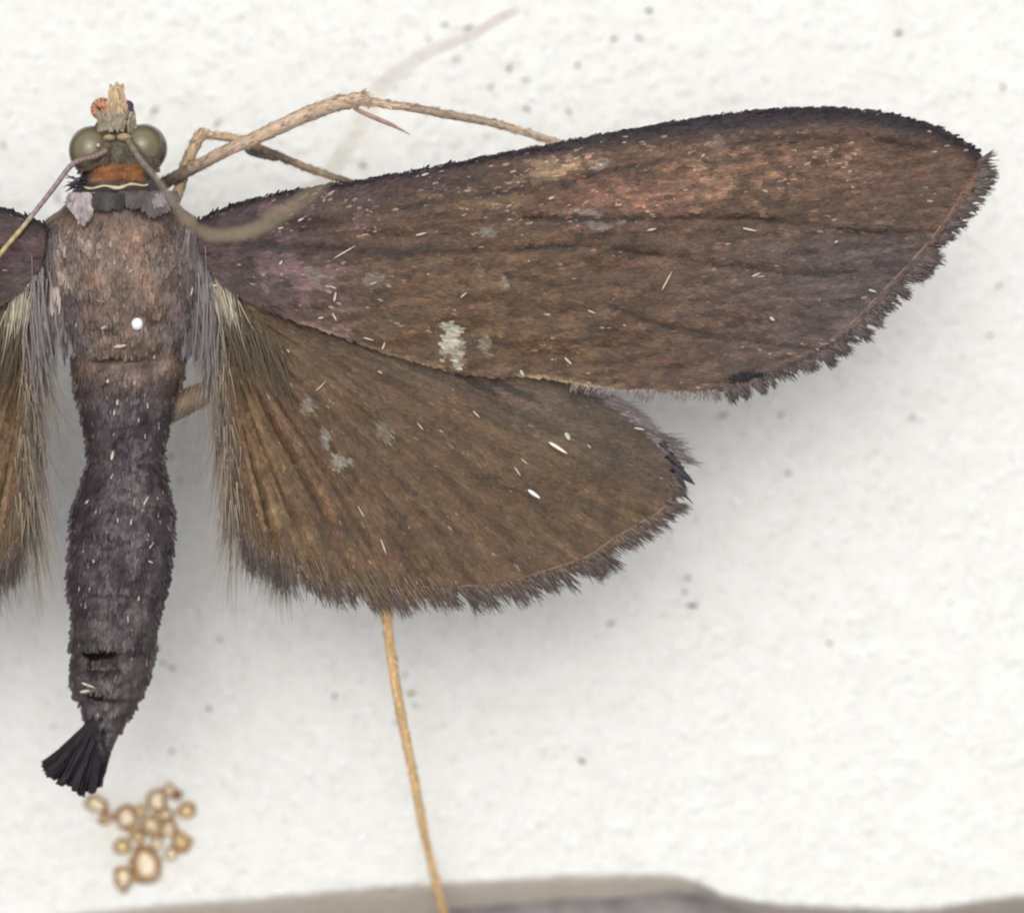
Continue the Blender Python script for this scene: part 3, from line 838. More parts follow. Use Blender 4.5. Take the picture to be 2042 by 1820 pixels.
def worn(x, y):
    return 7 * spot(x, y, 1380, 350, 300, 60, -3, 3, .8) + 9 * smooth(1250, 1000, x) * smooth(400, 520, x) * smooth(500, 440, y - .0 * x) + 5 * smooth(760, 560, x) * smooth(500, 540, y)
def wing_scales(name, outline, zf, colf, dirf, n, parent, L0, L1, wr, glint=.02, pitch=.1, jit=.13, wornf=lambda x, y: 0):
    x, y = sample_poly(outline, n)
    P, Nn = wing_normals(zf, x, y)
    dx, dy = dirf(x, y)
    D = np.stack([dx, -dy, 0 * dx], -1); D = norm(D)
    D = D + rng.normal(0, jit, (n, 3)) * np.array([1, 1, .3])
    D = D - Nn * (D * Nn).sum(-1, keepdims=True)
    c = colf(x, y) * np.exp(rng.normal(0, .17, (n, 1)))
    c = c * (1 + rng.normal(0, .05, (n, 3)))
    g = rng.random(n) < glint * (.1 + 2.2 * smooth(.45, .75, fbm(x / 60, y / 40, 91, 2))) * (1 + wornf(x, y))
    c[g] = c[g] * 1.4 + lin(150, 136, 122) * (.35 + .5 * rng.random((g.sum(), 1)))
    L = L0 + (L1 - L0) * rng.random(n)
    o = scales(name, P + Nn * (.004 + .02 * rng.random((n, 1))), D, Nn, L, L * wr * (.8 + .5 * rng.random(n)), np.clip(c, .004, .9), M_SCALE, parent, pitch=pitch)
    o['kind'] = 'stuff'
    return o

def along(poly, n, jitter=0.0):
    P = np.array(poly, float); d = np.r_[0, np.cumsum(np.hypot(*np.diff(P, axis=0).T))]
    s = np.sort(rng.random(n)) * d[-1]
    x, y = np.interp(s, d, P[:, 0]), np.interp(s, d, P[:, 1])
    return x, y, s / d[-1], s

def fan(base):
    return lambda x, y: (x - base[0], y - base[1])
def fw_dir(x, y):
    dx, dy = x - FW_BASE[0], (y - FW_BASE[1])
    k = smooth(500, 1500, x) * .5
    return dx, dy * (1 - k) - .04 * dx

# right forewing
fw = membrane('forewing', FW_OUT, fw_z, M_MEMB, moth, 15)
fw['label'] = 'long narrow front wing on the right with white spots'
wing_scales('wing_scales', FW_OUT, fw_z, fw_color, fw_dir, 85000, fw, .10, .21, .27, glint=.006, pitch=.05, jit=.16, wornf=worn)

def fringe(name, line, zf, base_pt, n, L0, L1, wd, colr, parent, tufts, gap=.35, spread=.12, setback=8, dirmix=.5, droop=.05, lenf=None, flat=.2, segs=3, zoff=0.0, thin=None):
    x, y, t, s = along(line, n)
    P2 = np.array(line, float)
    tx = np.gradient(x); ty = np.gradient(y)
    # outward normal from the smoothed polyline direction
    d = np.r_[0, np.cumsum(np.hypot(*np.diff(P2, axis=0).T))]; q = np.interp(s, d, d)
    e = 12.0
    ax, ay = np.interp(s - e, d, P2[:, 0]), np.interp(s - e, d, P2[:, 1]); bx_, by_ = np.interp(s + e, d, P2[:, 0]), np.interp(s + e, d, P2[:, 1])
    tx, ty = bx_ - ax, by_ - ay; l = np.hypot(tx, ty) + 1e-9
    nx, ny = -ty / l, tx / l
    rx, ry = x - base_pt[0], y - base_pt[1]; rl = np.hypot(rx, ry); rx, ry = rx / rl, ry / rl
    sg = np.sign(nx * rx + ny * ry); sg[sg == 0] = 1
    nx, ny = nx * sg, ny * sg
    dx, dy = rx * dirmix + nx * (1 - dirmix), ry * dirmix + ny * (1 - dirmix)
    tf = noise(s / tufts, s * 0 + 3.3, 101)
    off = (noise(s / tufts * 1.7, s * 0 + 9.1, 103) - .5) * spread * 4
    keep = rng.random(n) < np.clip((tf - .25) / gap, .12, 1)
    dx, dy = dx - off * ny, dy + off * nx
    jx = rng.normal(0, spread, n)
    dx, dy = dx - jx * ny, dy + jx * nx
    L = (L0 + (L1 - L0) * rng.random(n)) * (.6 + .7 * tf)
    if lenf is not None: L = L * lenf(t)
    sb = setback * rng.random(n)
    x, y = x - nx * sb, y - ny * sb
    k = keep
    Z = zf(x[k], y[k]) + .01 + .03 * rng.random(k.sum()) + zoff
    P = W(x[k], y[k], Z)
    D = np.stack([dx[k], -dy[k], rng.normal(-.03, .06, k.sum())], -1)
    c = colr[None] * (.5 + .9 * rng.random((k.sum(), 1)))
    wdt = np.full(k.sum(), wd) * (.6 + .7 * rng.random(k.sum()))
    if thin is not None: wdt = wdt * thin(t[k])
    o = hairs(name, P, D, np.tile([[0, 0, 1.0]], (k.sum(), 1)), L[k], wdt, c, M_HAIR, parent, droop=droop, segs=segs, flat=flat, tip=.25)
    o['kind'] = 'stuff'
    return o
FW_FR = [(1955, 318)] + FW_TERM + [(1440, 778)]
fringe('wing_fringe', FW_FR, fw_z, (1250, 470), 3400, .22, .46, .045, lin(98, 86, 82), fw, 8, gap=.3, spread=.13, dirmix=.75)
# fine fuzz on the front edge
fringe('edge_fuzz', FW_LEAD[1:], fw_z, (1100, 600), 2600, .035, .075, .035, lin(60, 52, 60), fw, 12, gap=.6, spread=.4, setback=3, dirmix=.1, segs=2)
# pale rear-edge hairs
fringe('rear_hairs', [(1140, 764), (1168, 770), (1230, 776), (1300, 780), (1380, 784), (1440, 780), (1500, 768)], fw_z, (1250, 470), 1000, .14, .30, .03, lin(150, 138, 134), fw, 20, gap=.6, spread=.3, setback=5, dirmix=.3)
# raised margin line
pts = np.array([(1935, 352), (1905, 408), (1880, 445), (1850, 484), (1818, 520), (1780, 560), (1745, 596), (1706, 636), (1668, 668), (1628, 694)], float)
tube('margin_line', W(pts[:, 0], pts[:, 1], fw_z(pts[:, 0], pts[:, 1]) + .02), [.012] * 2 + [.018] * 6 + [.022, .012], M_SCALE, fw, 6, 5, .6, colors=lambda t, k: lin(142, 118, 108) * (.7 + .6 * random.random()))

# ---- hindwing
HW_BASE = (405, 565)
HW_OUT = [(412, 560), (480, 560), (600, 600), (760, 660), (900, 700), (1040, 728), (1140, 752), (1200, 786), (1250, 818), (1295, 854), (1330, 890), (1350, 925), (1347, 960), (1338, 1005), (1300, 1034), (1260, 1058), (1210, 1090), (1167, 1118), (1117, 1136),
          (1060, 1153), (996, 1170), (920, 1176), (850, 1178), (778, 1177), (709, 1165), (650, 1152), (600, 1134), (545, 1104), (505, 1080), (478, 1050), (466, 1000), (456, 930), (447, 850), (438, 780), (428, 710), (418, 640)]
HW_TERM = [(1347, 945), (1342, 985), (1336, 1006), (1300, 1034), (1260, 1058), (1210, 1090), (1167, 1118), (1117, 1136), (1060, 1153), (996, 1170), (920, 1176), (850, 1178), (778, 1177), (709, 1165), (650, 1152), (600, 1134), (545, 1104), (505, 1080), (478, 1050)]
def hw_ang(x, y):
    return np.degrees(np.arctan2(y - HW_BASE[1], x - HW_BASE[0]))
FOLDS = [(22, 2.0, .8), (28.5, 1.6, .9), (34, 1.4, .5), (41, 1.5, .6), (47, 1.3, .7), (53, 1.6, .9), (58.5, 1.4, .7), (64, 1.6, 1.0), (69.5, 1.4, 1.0), (74, 1.2, .9), (78, 1.0, .8), (82, .9, .6)]
def hw_z(x, y):
    r = np.hypot(x - HW_BASE[0], y - HW_BASE[1]); a = hw_ang(x, y)
    z = 2.30 - .62 * np.clip(r / 950, 0, 1.1) ** 1.1 - .25 * smooth(600, 440, x)
    f = smooth(20, 200, r)
    for a0, w, k in FOLDS:
        aa = a - a0 - 1.0 * np.sin(r / 170 + a0)
        z = z - f * (.016 + .045 * smooth(42, 60, a)) * k * np.exp(-(aa / w) ** 2) + f * (.01 + .025 * smooth(42, 60, a)) * k * np.exp(-((aa - 2.4 * w) / (1.2 * w)) ** 2)
    z = z + (fbm(a / 9, r / 200, 44, 3) - .5) * .12 * f + (fbm(x / 26, y / 26, 45, 2) - .5) * .03
    return np.minimum(z, fw_z(x, y) - .16) * (smooth(0, 60, seg_dist(x, y, HW_OUT[1:8])) * 0 + 1) if True else z
def hw_color(x, y):
    n = len(x); r = np.hypot(x - HW_BASE[0], y - HW_BASE[1]); a = hw_ang(x, y)
    c = lin(104, 84, 68)[None] * np.ones((n, 1))
    def mix(col_, w):
        nonlocal c
        w = np.clip(w, 0, 1)[:, None]; c = c * (1 - w) + col_ * w
    mix(lin(158, 136, 106), .6 * smooth(60, 74, a) * smooth(120, 300, r) * smooth(.35, .6, fbm(a / 3.0, r / 60, 33, 3)))
    mix(lin(128, 98, 78), .6 * smooth(40, 60, a) * smooth(.4, .65, fbm(a / 2.5, r / 70, 34, 3)))
    mix(lin(176, 160, 130), .6 * smooth(170, 40, r))
    mix(lin(96, 88, 86), .55 * smooth(28, 20, a))
    mix(lin(84, 74, 62), .6 * smooth(520, 620, r) * smooth(62, 70, a))
    st = fbm(a / 1.1, r / 110, 37, 3); c = c * (.42 + 1.16 * st)[:, None]
    mot = fbm(x / 22, y / 22, 39, 3); c = c * (.68 + .64 * mot)[:, None]
    for a0, w, k in FOLDS:
        aa = a - a0 - 1.0 * np.sin(r / 170 + a0)
        mix(lin(54, 44, 38), (.4 + .35 * smooth(42, 58, a)) * k * np.exp(-(aa / (w * .45)) ** 2) * smooth(60, 200, r) * (.25 + .75 * smooth(.35, .6, noise(r / 90, r * 0 + a0, 66))))
    mix(lin(50, 42, 42), .75 * (spot(x, y, 940, 760, 60, 9, 30, 21, .5) + spot(x, y, 1010, 772, 60, 8, 25, 22, .5)))
    for k, (cx, cy, rx, ry, an, wt) in enumerate([(672, 912, 22, 17, 30, .65), (643, 862, 8, 22, -10, .55), (604, 802, 15, 18, 30, .4), (760, 860, 26, 14, 35, .3)]):
        mix(lin(172, 166, 156) / np.array([.82, .74, .61]) * .85, wt * spot(x, y, cx, cy, rx, ry, an, 31 + k, .6))
    dt = seg_dist(x, y, HW_TERM)
    mix(lin(62, 50, 46), .55 * smooth(13, 5, dt))
    mix(lin(70, 60, 60), .5 * smooth(60, 10, seg_dist(x, y, HW_OUT[7:12])))
    return c * np.array([.71, .65, .52])
hw = membrane('hindwing', HW_OUT, hw_z, M_MEMB, moth, 10)
hw['label'] = 'broad fan shaped hind wing on the right with a fringed edge'
wing_scales('wing_scales', HW_OUT, hw_z, hw_color, fan(HW_BASE), 80000, hw, .10, .22, .22, glint=.004, pitch=.04, jit=.12)
lenf = lambda t: np.interp(t, [0, .05, .2, .5, .75, .9, 1], [.5, .6, .8, .9, 1.0, 1.2, 1.3])
thin = lambda t: np.interp(t, [0, .6, .8, 1], [1, 1, .7, .5])
fringe('wing_fringe', HW_TERM, hw_z, HW_BASE, 4000, .42, .86, .042, lin(106, 92, 86), hw, 8, gap=.30, spread=.10, dirmix=.95, lenf=lenf, thin=thin, segs=4)
fringe('wing_fringe', HW_TERM, hw_z, HW_BASE, 1800, .16, .34, .06, lin(112, 94, 80), hw, 14, gap=.5, spread=.1, dirmix=.95, lenf=lenf, zoff=.03)
hl_pts = np.array([(1336, 1003), (1300, 1029), (1260, 1052), (1210, 1084), (1167, 1112), (1117, 1129), (1060, 1146), (996, 1163), (920, 1168), (850, 1170), (778, 1168), (709, 1156), (660, 1146)], float)
tube('margin_line', W(hl_pts[:, 0], hl_pts[:, 1], hw_z(hl_pts[:, 0], hl_pts[:, 1]) + .035), [.03] + [.05] * 5 + [.022] * 6 + [.01], M_SCALE, hw, 6, 5, .6, colors=lambda t, k: lin(122, 102, 84) * (.4 + .9 * random.random()))
fringe('blend_fringe', [(860, 1178), (778, 1177), (709, 1165), (650, 1152), (600, 1134), (545, 1104), (505, 1080), (478, 1050), (466, 1000)], hw_z, HW_BASE, 1300, .40, .85, .028, lin(122, 102, 80), hw, 16, gap=.6, spread=.08, dirmix=1.0, setback=34, segs=4, zoff=.03)
fringe('edge_hairs', [(1120, 752), (1180, 780), (1225, 806), (1270, 840), (1310, 874), (1345, 918)], hw_z, HW_BASE, 1300, .25, .6, .022, lin(150, 142, 140), hw, 40, gap=.9, spread=.07, setback=-13, dirmix=1.0, droop=.02)
# spiky dark tuft at the wing corner
sp = [(1342, 930, 1388, 966, .14), (1346, 940, 1372, 980, .10), (1340, 960, 1384, 1008, .05), (1332, 905, 1366, 944, .12), (1338, 990, 1350, 1022, .06), (1318, 880, 1350, 925, .12)]
P = np.array([W(a, b, hw_z(np.array([a * 1.0]), np.array([b * 1.0]))[0] + .03) for a, b, *_ in sp]); Q = np.array([W(c, d, hw_z(np.array([a * 1.0]), np.array([b * 1.0]))[0] - .02) for a, b, c, d, _ in sp])
o = hairs('corner_spikes', P, Q - P, np.tile([[0, 0, 1.0]], (len(P), 1)), np.linalg.norm(Q - P, axis=1), np.array([q[4] * 2.1 for q in sp]), np.tile(lin(58, 52, 60), (len(P), 1)), M_HAIR, hw, tip=.02, curl=.02); o['kind'] = 'stuff'
# front-edge grey hair strip of the hindwing
fringe('edge_hairs', [(1130, 752), (1180, 778), (1225, 802), (1270, 836), (1310, 870), (1345, 915)], hw_z, HW_BASE, 900, .35, .8, .03, lin(128, 118, 118), hw, 30, gap=.7, spread=.10, setback=14, dirmix=.93, droop=.02)

# long loose hairs along the inner edge, fanning down beside the abdomen
def inner_hairs(n, xr, yr, L0, L1, wd, colr, dx, zb, parent, var=.6, curl=.08):
    t = rng.random(n); x = xr[0] + (xr[1] - xr[0]) * t + rng.normal(0, 9, n); y = yr[0] + (yr[1] - yr[0]) * t + rng.normal(0, 20, n)
    P = W(x, y, zb[0] + (zb[1] - zb[0]) * t + rng.normal(0, .08, n))
    cl = noise(x / 7.0 + 3, y / 120.0, 19) - .5
    D = np.stack([dx + .30 * cl + rng.normal(0, .06, n), -np.ones(n), rng.normal(-.12, .06, n)], -1)
    c = colr[None] * (1 - var / 2 + var * rng.random((n, 1)))
    o = hairs('inner_hairs', P, D, np.tile([[0, 0, 1.0]], (n, 1)), L0 + (L1 - L0) * rng.random(n), wd * (.6 + .8 * rng.random(n)), c, M_HAIR, parent, segs=5, curl=curl)
    o['kind'] = 'stuff'
    return o
inner_hairs(300, (414, 472), (600, 1050), 1.4, 3.0, np.float64(.015), lin(190, 176, 162), -.05, (2.0, 1.5), hw)
inner_hairs(70, (424, 462), (560, 700), 3.0, 5.0, np.float64(.015), lin(184, 172, 164), -.04, (2.1, 1.9), hw)
inner_hairs(60, (416, 468), (640, 1040), 1.0, 2.4, np.float64(.018), lin(104, 94, 92), -.06, (2.0, 1.6), hw)
inner_hairs(300, (470, 560), (960, 1085), 1.0, 2.0, np.float64(.02), lin(140, 124, 106), .02, (1.75, 1.6), hw)
inner_hairs(130, (424, 462), (552, 582), .4, 1.1, np.float64(.024), lin(216, 204, 182), .24, (2.4, 2.36), hw, curl=.05)
inner_hairs(260, (424, 474), (620, 1010), .4, 1.1, np.float64(.030), lin(150, 136, 118), .05, (2.2, 1.9), hw, var=1.3, curl=.08)
inner_hairs(300, (440, 560), (620, 720), .5, 1.5, np.float64(.022), lin(116, 102, 82), .34, (2.28, 2.24), hw, var=1.0, curl=.05)
inner_hairs(110, (400, 424), (500, 620), 1.2, 2.4, np.float64(.035), lin(150, 142, 142), -.03, (2.5, 2.3), hw, curl=.05)

# ---- left wings: the same wings mirrored about the body axis, only their inner parts reach into the picture
def mirror_tree(o, parent):
    c = o.copy(); col.objects.link(c); c.parent = parent
    for ch in o.children: mirror_tree(ch, c)
    return c
def mirrored(o, axis_x, turn, dx, dy, label):
    c = mirror_tree(o, moth); c['label'] = label
    ax = (axis_x - CX) * K
    piv = W(axis_x, 540, 0)
    from mathutils import Matrix
    Mx = (Matrix.Translation((piv[0] + dx, piv[1] + dy, 0)) @ Matrix.Rotation(math.radians(turn), 4, 'Z') @ Matrix.Diagonal((-1, 1, 1, 1)) @ Matrix.Translation((-piv[0], -piv[1], 0)))
    c.matrix_local = Mx
    return c
mirrored(fw, 250, 2.5, .55, .0, 'front wing cut off by the left edge of the picture')
mirrored(hw, 250, 3.0, .45, -.1, 'hind wing with long hairs cut off by the left edge of the picture')

# ---- tail tuft
n = 1800
NC = 11
EX = np.array([83, 90, 104, 118, 126, 140, 152, 163, 172, 186, 201]); EY = np.array([1527, 1544, 1549, 1562, 1556, 1563, 1574, 1583, 1572, 1578, 1566])
cl = rng.integers(0, NC, n); uu = cl / (NC - 1)
t = rng.random(n)
x0 = 196 + (uu - .5) * (14 + 34 * t) - 30 * t * (1 - uu); y0 = 1432 + 62 * t + rng.normal(0, 4, n)
ex = EX[cl] + rng.normal(0, 3.5, n) + 6 * (1 - 2 * uu); ey = EY[cl] + rng.normal(0, 3.0, n)
z0 = 1.10 - .25 * t; z1 = .55 + .3 * np.sin(uu * 3.14) + .12 * np.sin(cl * 2.3)
q_ = np.where(rng.random(n) < .55, .45 + .5 * rng.random(n), 1.0 - .05 * rng.random(n))
P = W(x0, y0, z0 + .02 + .10 * rng.random(n)); Q = W(x0 + (ex - x0) * q_, y0 + (ey - y0) * q_, z0 + (z1 - z0) * q_ + .10 * rng.random(n))
o = hairs('tail_tuft', P, Q - P, np.tile([[0, 0, 1.0]], (n, 1)), np.linalg.norm(Q - P, axis=1), np.full(n, .07), lin(44, 37, 42)[None] * (.6 + .5 * rng.random((n, 1))), M_TUFT, moth, tip=.9, curl=.015, segs=4)
o['kind'] = 'stuff'; o['label'] = 'black fan of scales at the tail end'
# solid core of the tuft
V = []; F = []
O = [(192, 1436), (184, 1452), (164, 1472), (134, 1490), (94, 1522), (108, 1542), (140, 1556), (164, 1572), (192, 1562), (198, 1520), (198, 1470), (200, 1440)]
for a, b in O: V.append(W(a, b, .62 if b > 1500 else .9))
for a, b in O: V.append(W(a, b, .3 if b > 1500 else .6))
m = len(O); F = [tuple(range(m))[::-1], tuple(range(m, 2 * m))] + [(k, (k + 1) % m, m + (k + 1) % m, m + k) for k in range(m)]
mesh_object('tail_core', V, F, M_TUFT, moth, np.tile(lin(40, 34, 40), (2 * m, 1)), False)

# ---- pale single scales lying loose in the wing pile (parts of the wings)
def sliver(name, x, y, ang, L, Wd, z, mat, parent=None):
    a = math.radians(ang); n_ = 9
    pts = []
    for k in range(n_):
        t = k / (n_ - 1); w = Wd / 2 * math.sin(math.pi * min(.98, max(.02, t ** .8))) ** .6
        pts.append((t - .5, w))
    V = []
    for t, w in pts:
        for s_, h_ in ((-1, 0), (0, .35), (1, 0), (0, -.25)):
            px = x + t * L * math.cos(a) - s_ * w * math.sin(a); py = y - t * L * math.sin(a) - s_ * w * math.cos(a)
            V.append(W(px, py, z + h_ * w * K + .25 * K * w * math.sin(t * 3)))
    V = np.array(V); org = W(x, y, z); F = []
    for k in range(n_ - 1):
        for q in range(4):
            r = (q + 1) % 4; F.append((4 * k + q, 4 * k + r, 4 * (k + 1) + r, 4 * (k + 1) + q))
    F += [(0, 3, 2, 1), tuple(4 * (n_ - 1) + q for q in range(4))]
    o = mesh_object(name, V - org, F, mat, parent); o.location = org
    return o
zf1 = lambda x, y: float(fw_z(np.array([float(x)]), np.array([float(y)]))[0])
zh1 = lambda x, y: float(hw_z(np.array([float(x)]), np.array([float(y)]))[0])
for (x, y, an, L, w) in [(668, 592, 80, 20, 6), (664, 573, -20, 16, 4), (667, 632, -60, 18, 5), (640, 634, 10, 12, 5), (765, 690, 70, 16, 5), (735, 676, -15, 22, 4), (687, 503, 30, 52, 4), (848, 348, 20, 16, 6), (600, 438, 25, 14, 5), (1300, 458, 12, 20, 5),
                         (1495, 458, -12, 30, 5), (1508, 548, 25, 20, 5), (1330, 560, 62, 46, 4), (1540, 636, -35, 12, 8), (1180, 622, -20, 16, 4), (925, 588, 40, 18, 4), (840, 467, 15, 24, 5), (1133, 720, -45, 20, 6), (1668, 482, 30, 9, 5),
                         (1740, 580, -15, 16, 6), (1041, 744, -60, 14, 8), (745, 565, 20, 16, 4), (560, 455, 15, 12, 5), (1100, 395, 20, 14, 6), (560, 524, 60, 10, 7)]:
    sliver('pale_scale_or_glint', x, y, an, L, w, zf1(x, y) + .09, M_PALE, fw)
for (x, y, an, L, w) in [(950, 826, -45, 20, 4), (838, 850, -50, 20, 3), (1046, 920, -40, 18, 3), (1032, 940, -55, 22, 4), (1132, 870, -60, 18, 12), (640, 770, 45, 30, 3), (1275, 855, -10, 22, 5), (765, 1090, -70, 34, 4), (720, 1020, -60, 28, 3), (758, 742, -30, 10, 5), (575, 700, -50, 8, 6), (1175, 890, -40, 10, 4), (515, 745, -50, 16, 4), (880, 860, -30, 9, 3)]:
    sliver('pale_scale_or_glint', x, y, an, L, w, zh1(x, y) + .09, M_PALE, hw)

for (x, y, an, L, w, z) in [(215, 760, 80, 9, 8, 2.75), (234, 802, 85, 12, 6, 2.6), (228, 822, 85, 14, 4, 2.5), (224, 908, 80, 20, 8, 2.32), (207, 652, 30, 14, 9, 3.12), (240, 690, 10, 26, 9, 2.98), (201, 600, -15, 18, 5, 3.2), (382, 582, 75, 20, 5, 2.55), (301, 1088, 55, 20, 5, 2.2),
                            (174, 1000, 50, 12, 5, 2.0), (187, 1116, 80, 14, 5, 2.3), (176, 1366, -20, 30, 6, 1.72), (170, 1378, 10, 22, 8, 1.66),  (262, 540, 40, 14, 3, 3.2), (300, 1120, -20, 12, 4, 2.2), (290, 1000, 60, 24, 5, 2.2), (430, 569, 20, 10, 6, 2.6)]:
    sliver('pale_scale_or_glint', x, y, an, L, w, body_top(x, y) + .05 if x < 350 else z, M_PALE, moth)  # those on the upper abdomen are white highlights built as slivers

# ------------------------------------------------------------------ loose things
o = sliver('loose_scale', 1113, 893, -32, 44, 8, zh1(1113, 893) + .13, material('cream_scale', .35, .5, base=(.86, .80, .68), var=.08))
tag(o, 'long cream scale lying loose on the middle of the right hind wing', 'scale')
o = sliver('loose_scale', 1065, 985, -35, 30, 9, zh1(1065, 985) + .13, material('white_scale', .25, .6, base=(.92, .90, .84), var=.06))
tag(o, 'short bright white scale on the hind wing below the long cream one', 'scale')
bv, bf = blob_mesh(3)  # bead added in place of a bright blurred highlight
o = mesh_object('glint_bead', bv * np.array([.14, .15, .13]) * (1 + .08 * (noise(bv[:, 0:1] * 3, bv[:, 1:2] * 3 + bv[:, 2:3], 2) - .5)), bf, material('glint_white', .45, .5, base=(.93, .93, .95), var=.03))
o.location = W(274, 646, body_top(274, 646) + .13)
tag(o, 'round white bead standing in for a blurred glint on the back of the moth', 'bead')

# tan ring-like beads below the tail
beads = bpy.data.objects.new('bead_cluster', None); col.objects.link(beads); beads.location = W(285, 1665, ZB)
tag(beads, 'cluster of tiny tan ring shaped beads on the board below the tail', 'beads')
BEADS = [(590, 1150, 68), (775, 1232, 74), (645, 1245, 36), (955, 1130, 70), (1090, 1100, 34), (1140, 1195, 58), (925, 1290, 60), (1035, 1300, 62), (1105, 1375, 64), (890, 1510, 112), (757, 1605, 62), (742, 1400, 52), (1010, 1212, 46), (1035, 1070, 40),
         (845, 1352, 44), (1045, 1450, 42), (960, 1390, 40), (830, 1590, 40)]
for k in range(20):
    an_, rr_ = rng.random() * 6.28, rng.random() ** .5
    cxx, cyy = [(950, 1250), (900, 1480), (1050, 1330), (760, 1250), (780, 1560)][k % 5]
    BEADS.append((cxx + math.cos(an_) * 150 * rr_, cyy + math.sin(an_) * 110 * rr_, 18 + 26 * rng.random()))
mb = material('dried_film', .25, .5, attr=True, var=.25, vscale=7, bump=.3, bscale=12)
for k, (zx, zy, zr) in enumerate(BEADS):
    x, y, r = zx / 2.427 / 1.2634, (1550 + zy / 2.427) / 1.2634, zr * .86 / 2.427 / 1.2634 * KB
    prof = [(1.18, .0, .3), (1.10, .22, 1.0), (.98, .42, 1.25), (.84, .40, 1.1), (.70, .20, .6), (.55, .10, .05), (.3, .10, .0), (.06, .11, .0)]
    if k == 4: prof = [(1.1, 0, 1), (.95, .4, 1.3), (.7, .6, 1.5), (.4, .7, 1.5), (.06, .72, 1.5)]
    ns = 24; V = []; C = []
    for q, (pr, ph, dk) in enumerate(prof):
        for m_ in range(ns):
            a = 2 * math.pi * m_ / ns
            wob = 1 + .38 * (noise(np.array(math.cos(a) * 1.3 + k * 3.7), np.array(math.sin(a) * 1.3 + k), 5) - .5) * 2
            dkk = dk * (.55 + .7 * noise(np.array(math.cos(a) * 1.5 + k), np.array(math.sin(a) * 1.5 + k * 2.1), 9))
            V.append((pr * r * wob * math.cos(a), pr * r * wob * math.sin(a), ph * r * (.8 + .4 * random.random()) + .02))
            C.append(np.clip((lin(214, 190, 140) if k % 3 == 2 else lin(228, 214, 184)) * (1 - min(dkk, 1)) + lin(142, 98, 44) * min(dkk, 1), 0, 1) * (1 - .45 * max(0, dkk - 1)))
    F = [(q * ns + m_, q * ns + (m_ + 1) % ns, (q + 1) * ns + (m_ + 1) % ns, (q + 1) * ns + m_) for q in range(len(prof) - 1) for m_ in range(ns)]
    F.append(tuple((len(prof) - 1) * ns + m_ for m_ in range(ns)))
    o = mesh_object('bead', V, F, mb, beads, np.array(C))
    o.location = W(x, y, ZB + .03) - np.array(beads.location)

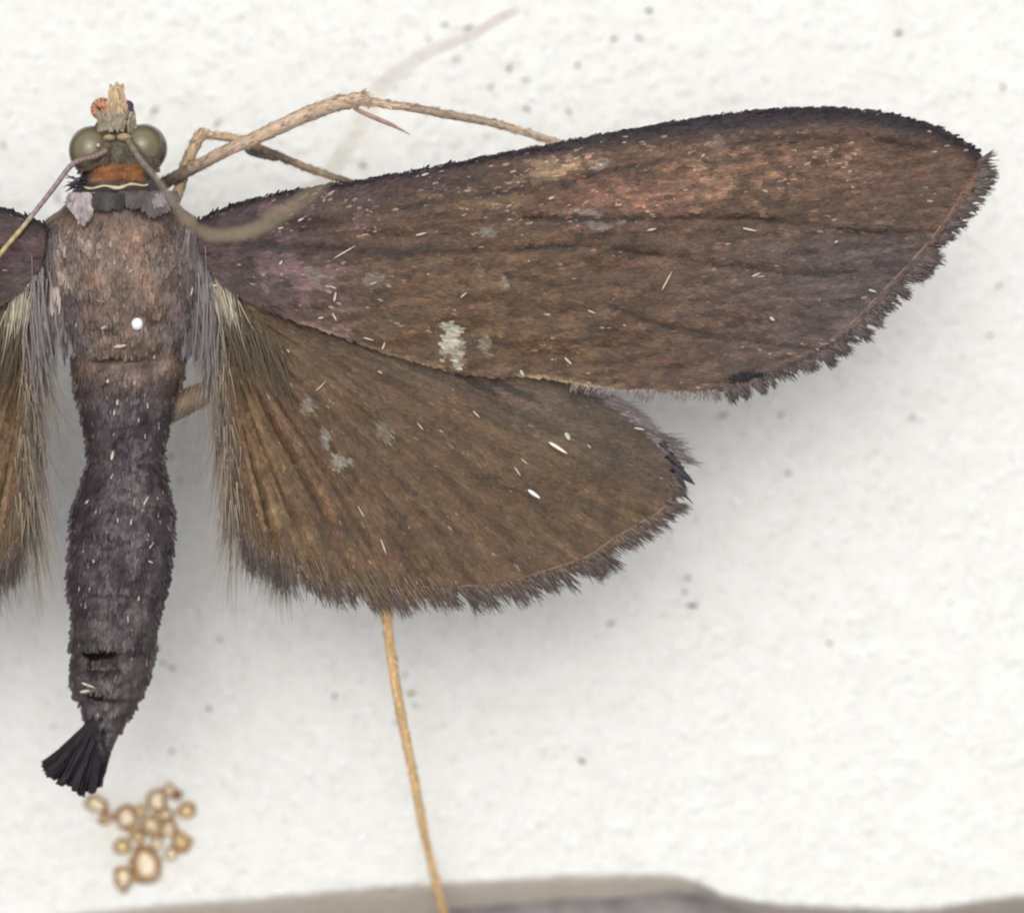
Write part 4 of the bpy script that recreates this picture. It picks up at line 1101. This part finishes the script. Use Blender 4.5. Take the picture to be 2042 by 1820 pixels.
# dark specks on the board, one by one
DARK = [(389, 277, 40, 34, 8, 'slim dark sliver right of the coiled tongue and above the right eye'), (547, 309, 55, 30, 7, 'short dark sliver above the knee of the bent thin leg'),
    (143, 498, 88, 26, 7, 'small upright dark sliver beside the left antenna'), (7, 365, -60, 22, 10, 'dark flake at the left picture edge level with the eyes'),
    (915, 417, -25, 26, 9, 'dark sliver below the leg spur, just above the front wing'), (1182, 70, 25, 34, 10, 'longest dark sliver just above the faint antenna end'),
    (1120, 62, 10, 22, 8, 'dark speck left of the long sliver above the faint antenna end'), (1284, 172, 75, 30, 9, 'steep dark sliver below the faint antenna end'),
    (1237, 219, 30, 22, 9, 'dark speck above the middle of the long thin foot'), (1325, 200, 10, 34, 6, 'thin curved dark fibre right of the steep sliver below the antenna end'),
    (1546, 98, 20, 20, 12, 'round dark speck above the middle of the front wing, below another near the top'), (1636, 27, 15, 26, 12, 'dark speck touching the top edge above the front wing'),
    (1456, 164, 55, 22, 10, 'slanting dark speck midway between faint antenna end and front wing edge'), (1327, 274, -40, 24, 12, 'dark speck just above the foot where it nears the front wing'),
    (1433, 280, -60, 20, 9, 'dark speck right of the foot end close above the front wing'), (1610, 95, -15, 28, 8, 'flat dark fibre right of the round speck above the front wing'),
    (1150, 150, -5, 30, 6, 'flat dark fibre below the middle of the faint antenna stretch'), (1466, 1917, -30, 28, 13, 'dark oblong speck alone low on the board right of the trailing leg'),
    (1733, 1455, 50, 17, 12, 'topmost of three dark specks right of the hind wing fringe'), (1725, 1490, 70, 18, 10, 'middle of three dark specks right of the hind wing fringe'),
    (1745, 1525, 0, 38, 13, 'lowest and longest of three dark specks right of the hind wing fringe'), (1968, 1045, 10, 16, 12, 'dark speck alone below the outer end of the front wing'),
    (1823, 1047, 20, 34, 9, 'faint dark fibre in the notch between front and hind wing'), (1987, 1192, -10, 18, 12, 'dark speck right of the hind wing corner spikes'),
    (842, 1753, 80, 18, 11, 'dark speck left of the trailing leg below the hind wing'), (998, 1819, 0, 14, 12, 'tiny dark speck touching the left side of the trailing leg'),
    (433, 1892, -10, 15, 13, 'round dark speck right of the tail and above the beads'), (556, 1612, -20, 16, 9, 'dark speck right of the lower abdomen, below the hind wing'),
    (1540, 1570, 10, 26, 9, 'flat dark fibre just below the hind wing fringe on the right'), (2518, 719, 30, 22, 8, 'dark sliver at the right edge beside the front wing tip'),
    (1020, 1700, 70, 24, 6, 'thin upright fibre close right of the trailing leg'), (765, 470, 80, 20, 6, 'thin upright fibre between the two legs and the front wing'),
    (430, 1150, 0, 16, 12, 'larger dark speck between abdomen and hind wing hairs'), (1080, 100, -40, 18, 8, 'dark speck left of the faint antenna near the top'),
    (455, 1210, 20, 14, 10, 'smaller dark speck between abdomen and hind wing hairs, below another')]
BROWN = [(2265, 82, 10, 26, 16, 'brown crumb near the top edge above the front wing tip'), (2528, 220, -30, 20, 12, 'brown crumb at the right edge above the front wing tip'),
    (1037, 1746, 10, 30, 12, 'brown crumb touching the thin fibre right of the trailing leg'), (395, 1632, 75, 26, 12, 'upright brown crumb beside the lower abdomen'),
    (433, 1682, 20, 20, 12, 'brown crumb right of the torn hollow in the abdomen'), (527, 1785, 10, 18, 13, 'brown crumb alone between the tail and the trailing leg'),
    (1045, 1775, -40, 16, 10, 'lowest small brown crumb right of the trailing leg'), (2300, 1050, 0, 14, 10, 'brown crumb alone on the board far right below the front wing'),
    (2090, 1620, -10, 16, 12, 'brown crumb alone on the lower right of the board'), (2495, 845, 10, 20, 8, 'brown sliver at the right edge below the front wing tip'),
    (410, 1670, 10, 16, 10, 'smallest brown crumb closest to the lower abdomen')]
for lst, mat, grp in ((DARK, M_DUST, 'dark dust specks'), (BROWN, M_DUSTB, 'brown dirt crumbs')):
    for (px, py, an, L, w, lab) in lst:
        o = sliver('dust_speck' if mat is M_DUST else 'dirt_crumb', px / 1.2634, py / 1.2634, an, L / 1.6, w / 2.0, ZB + .08, mat)
        tag(o, lab, 'speck' if mat is M_DUST else 'crumb', grp)
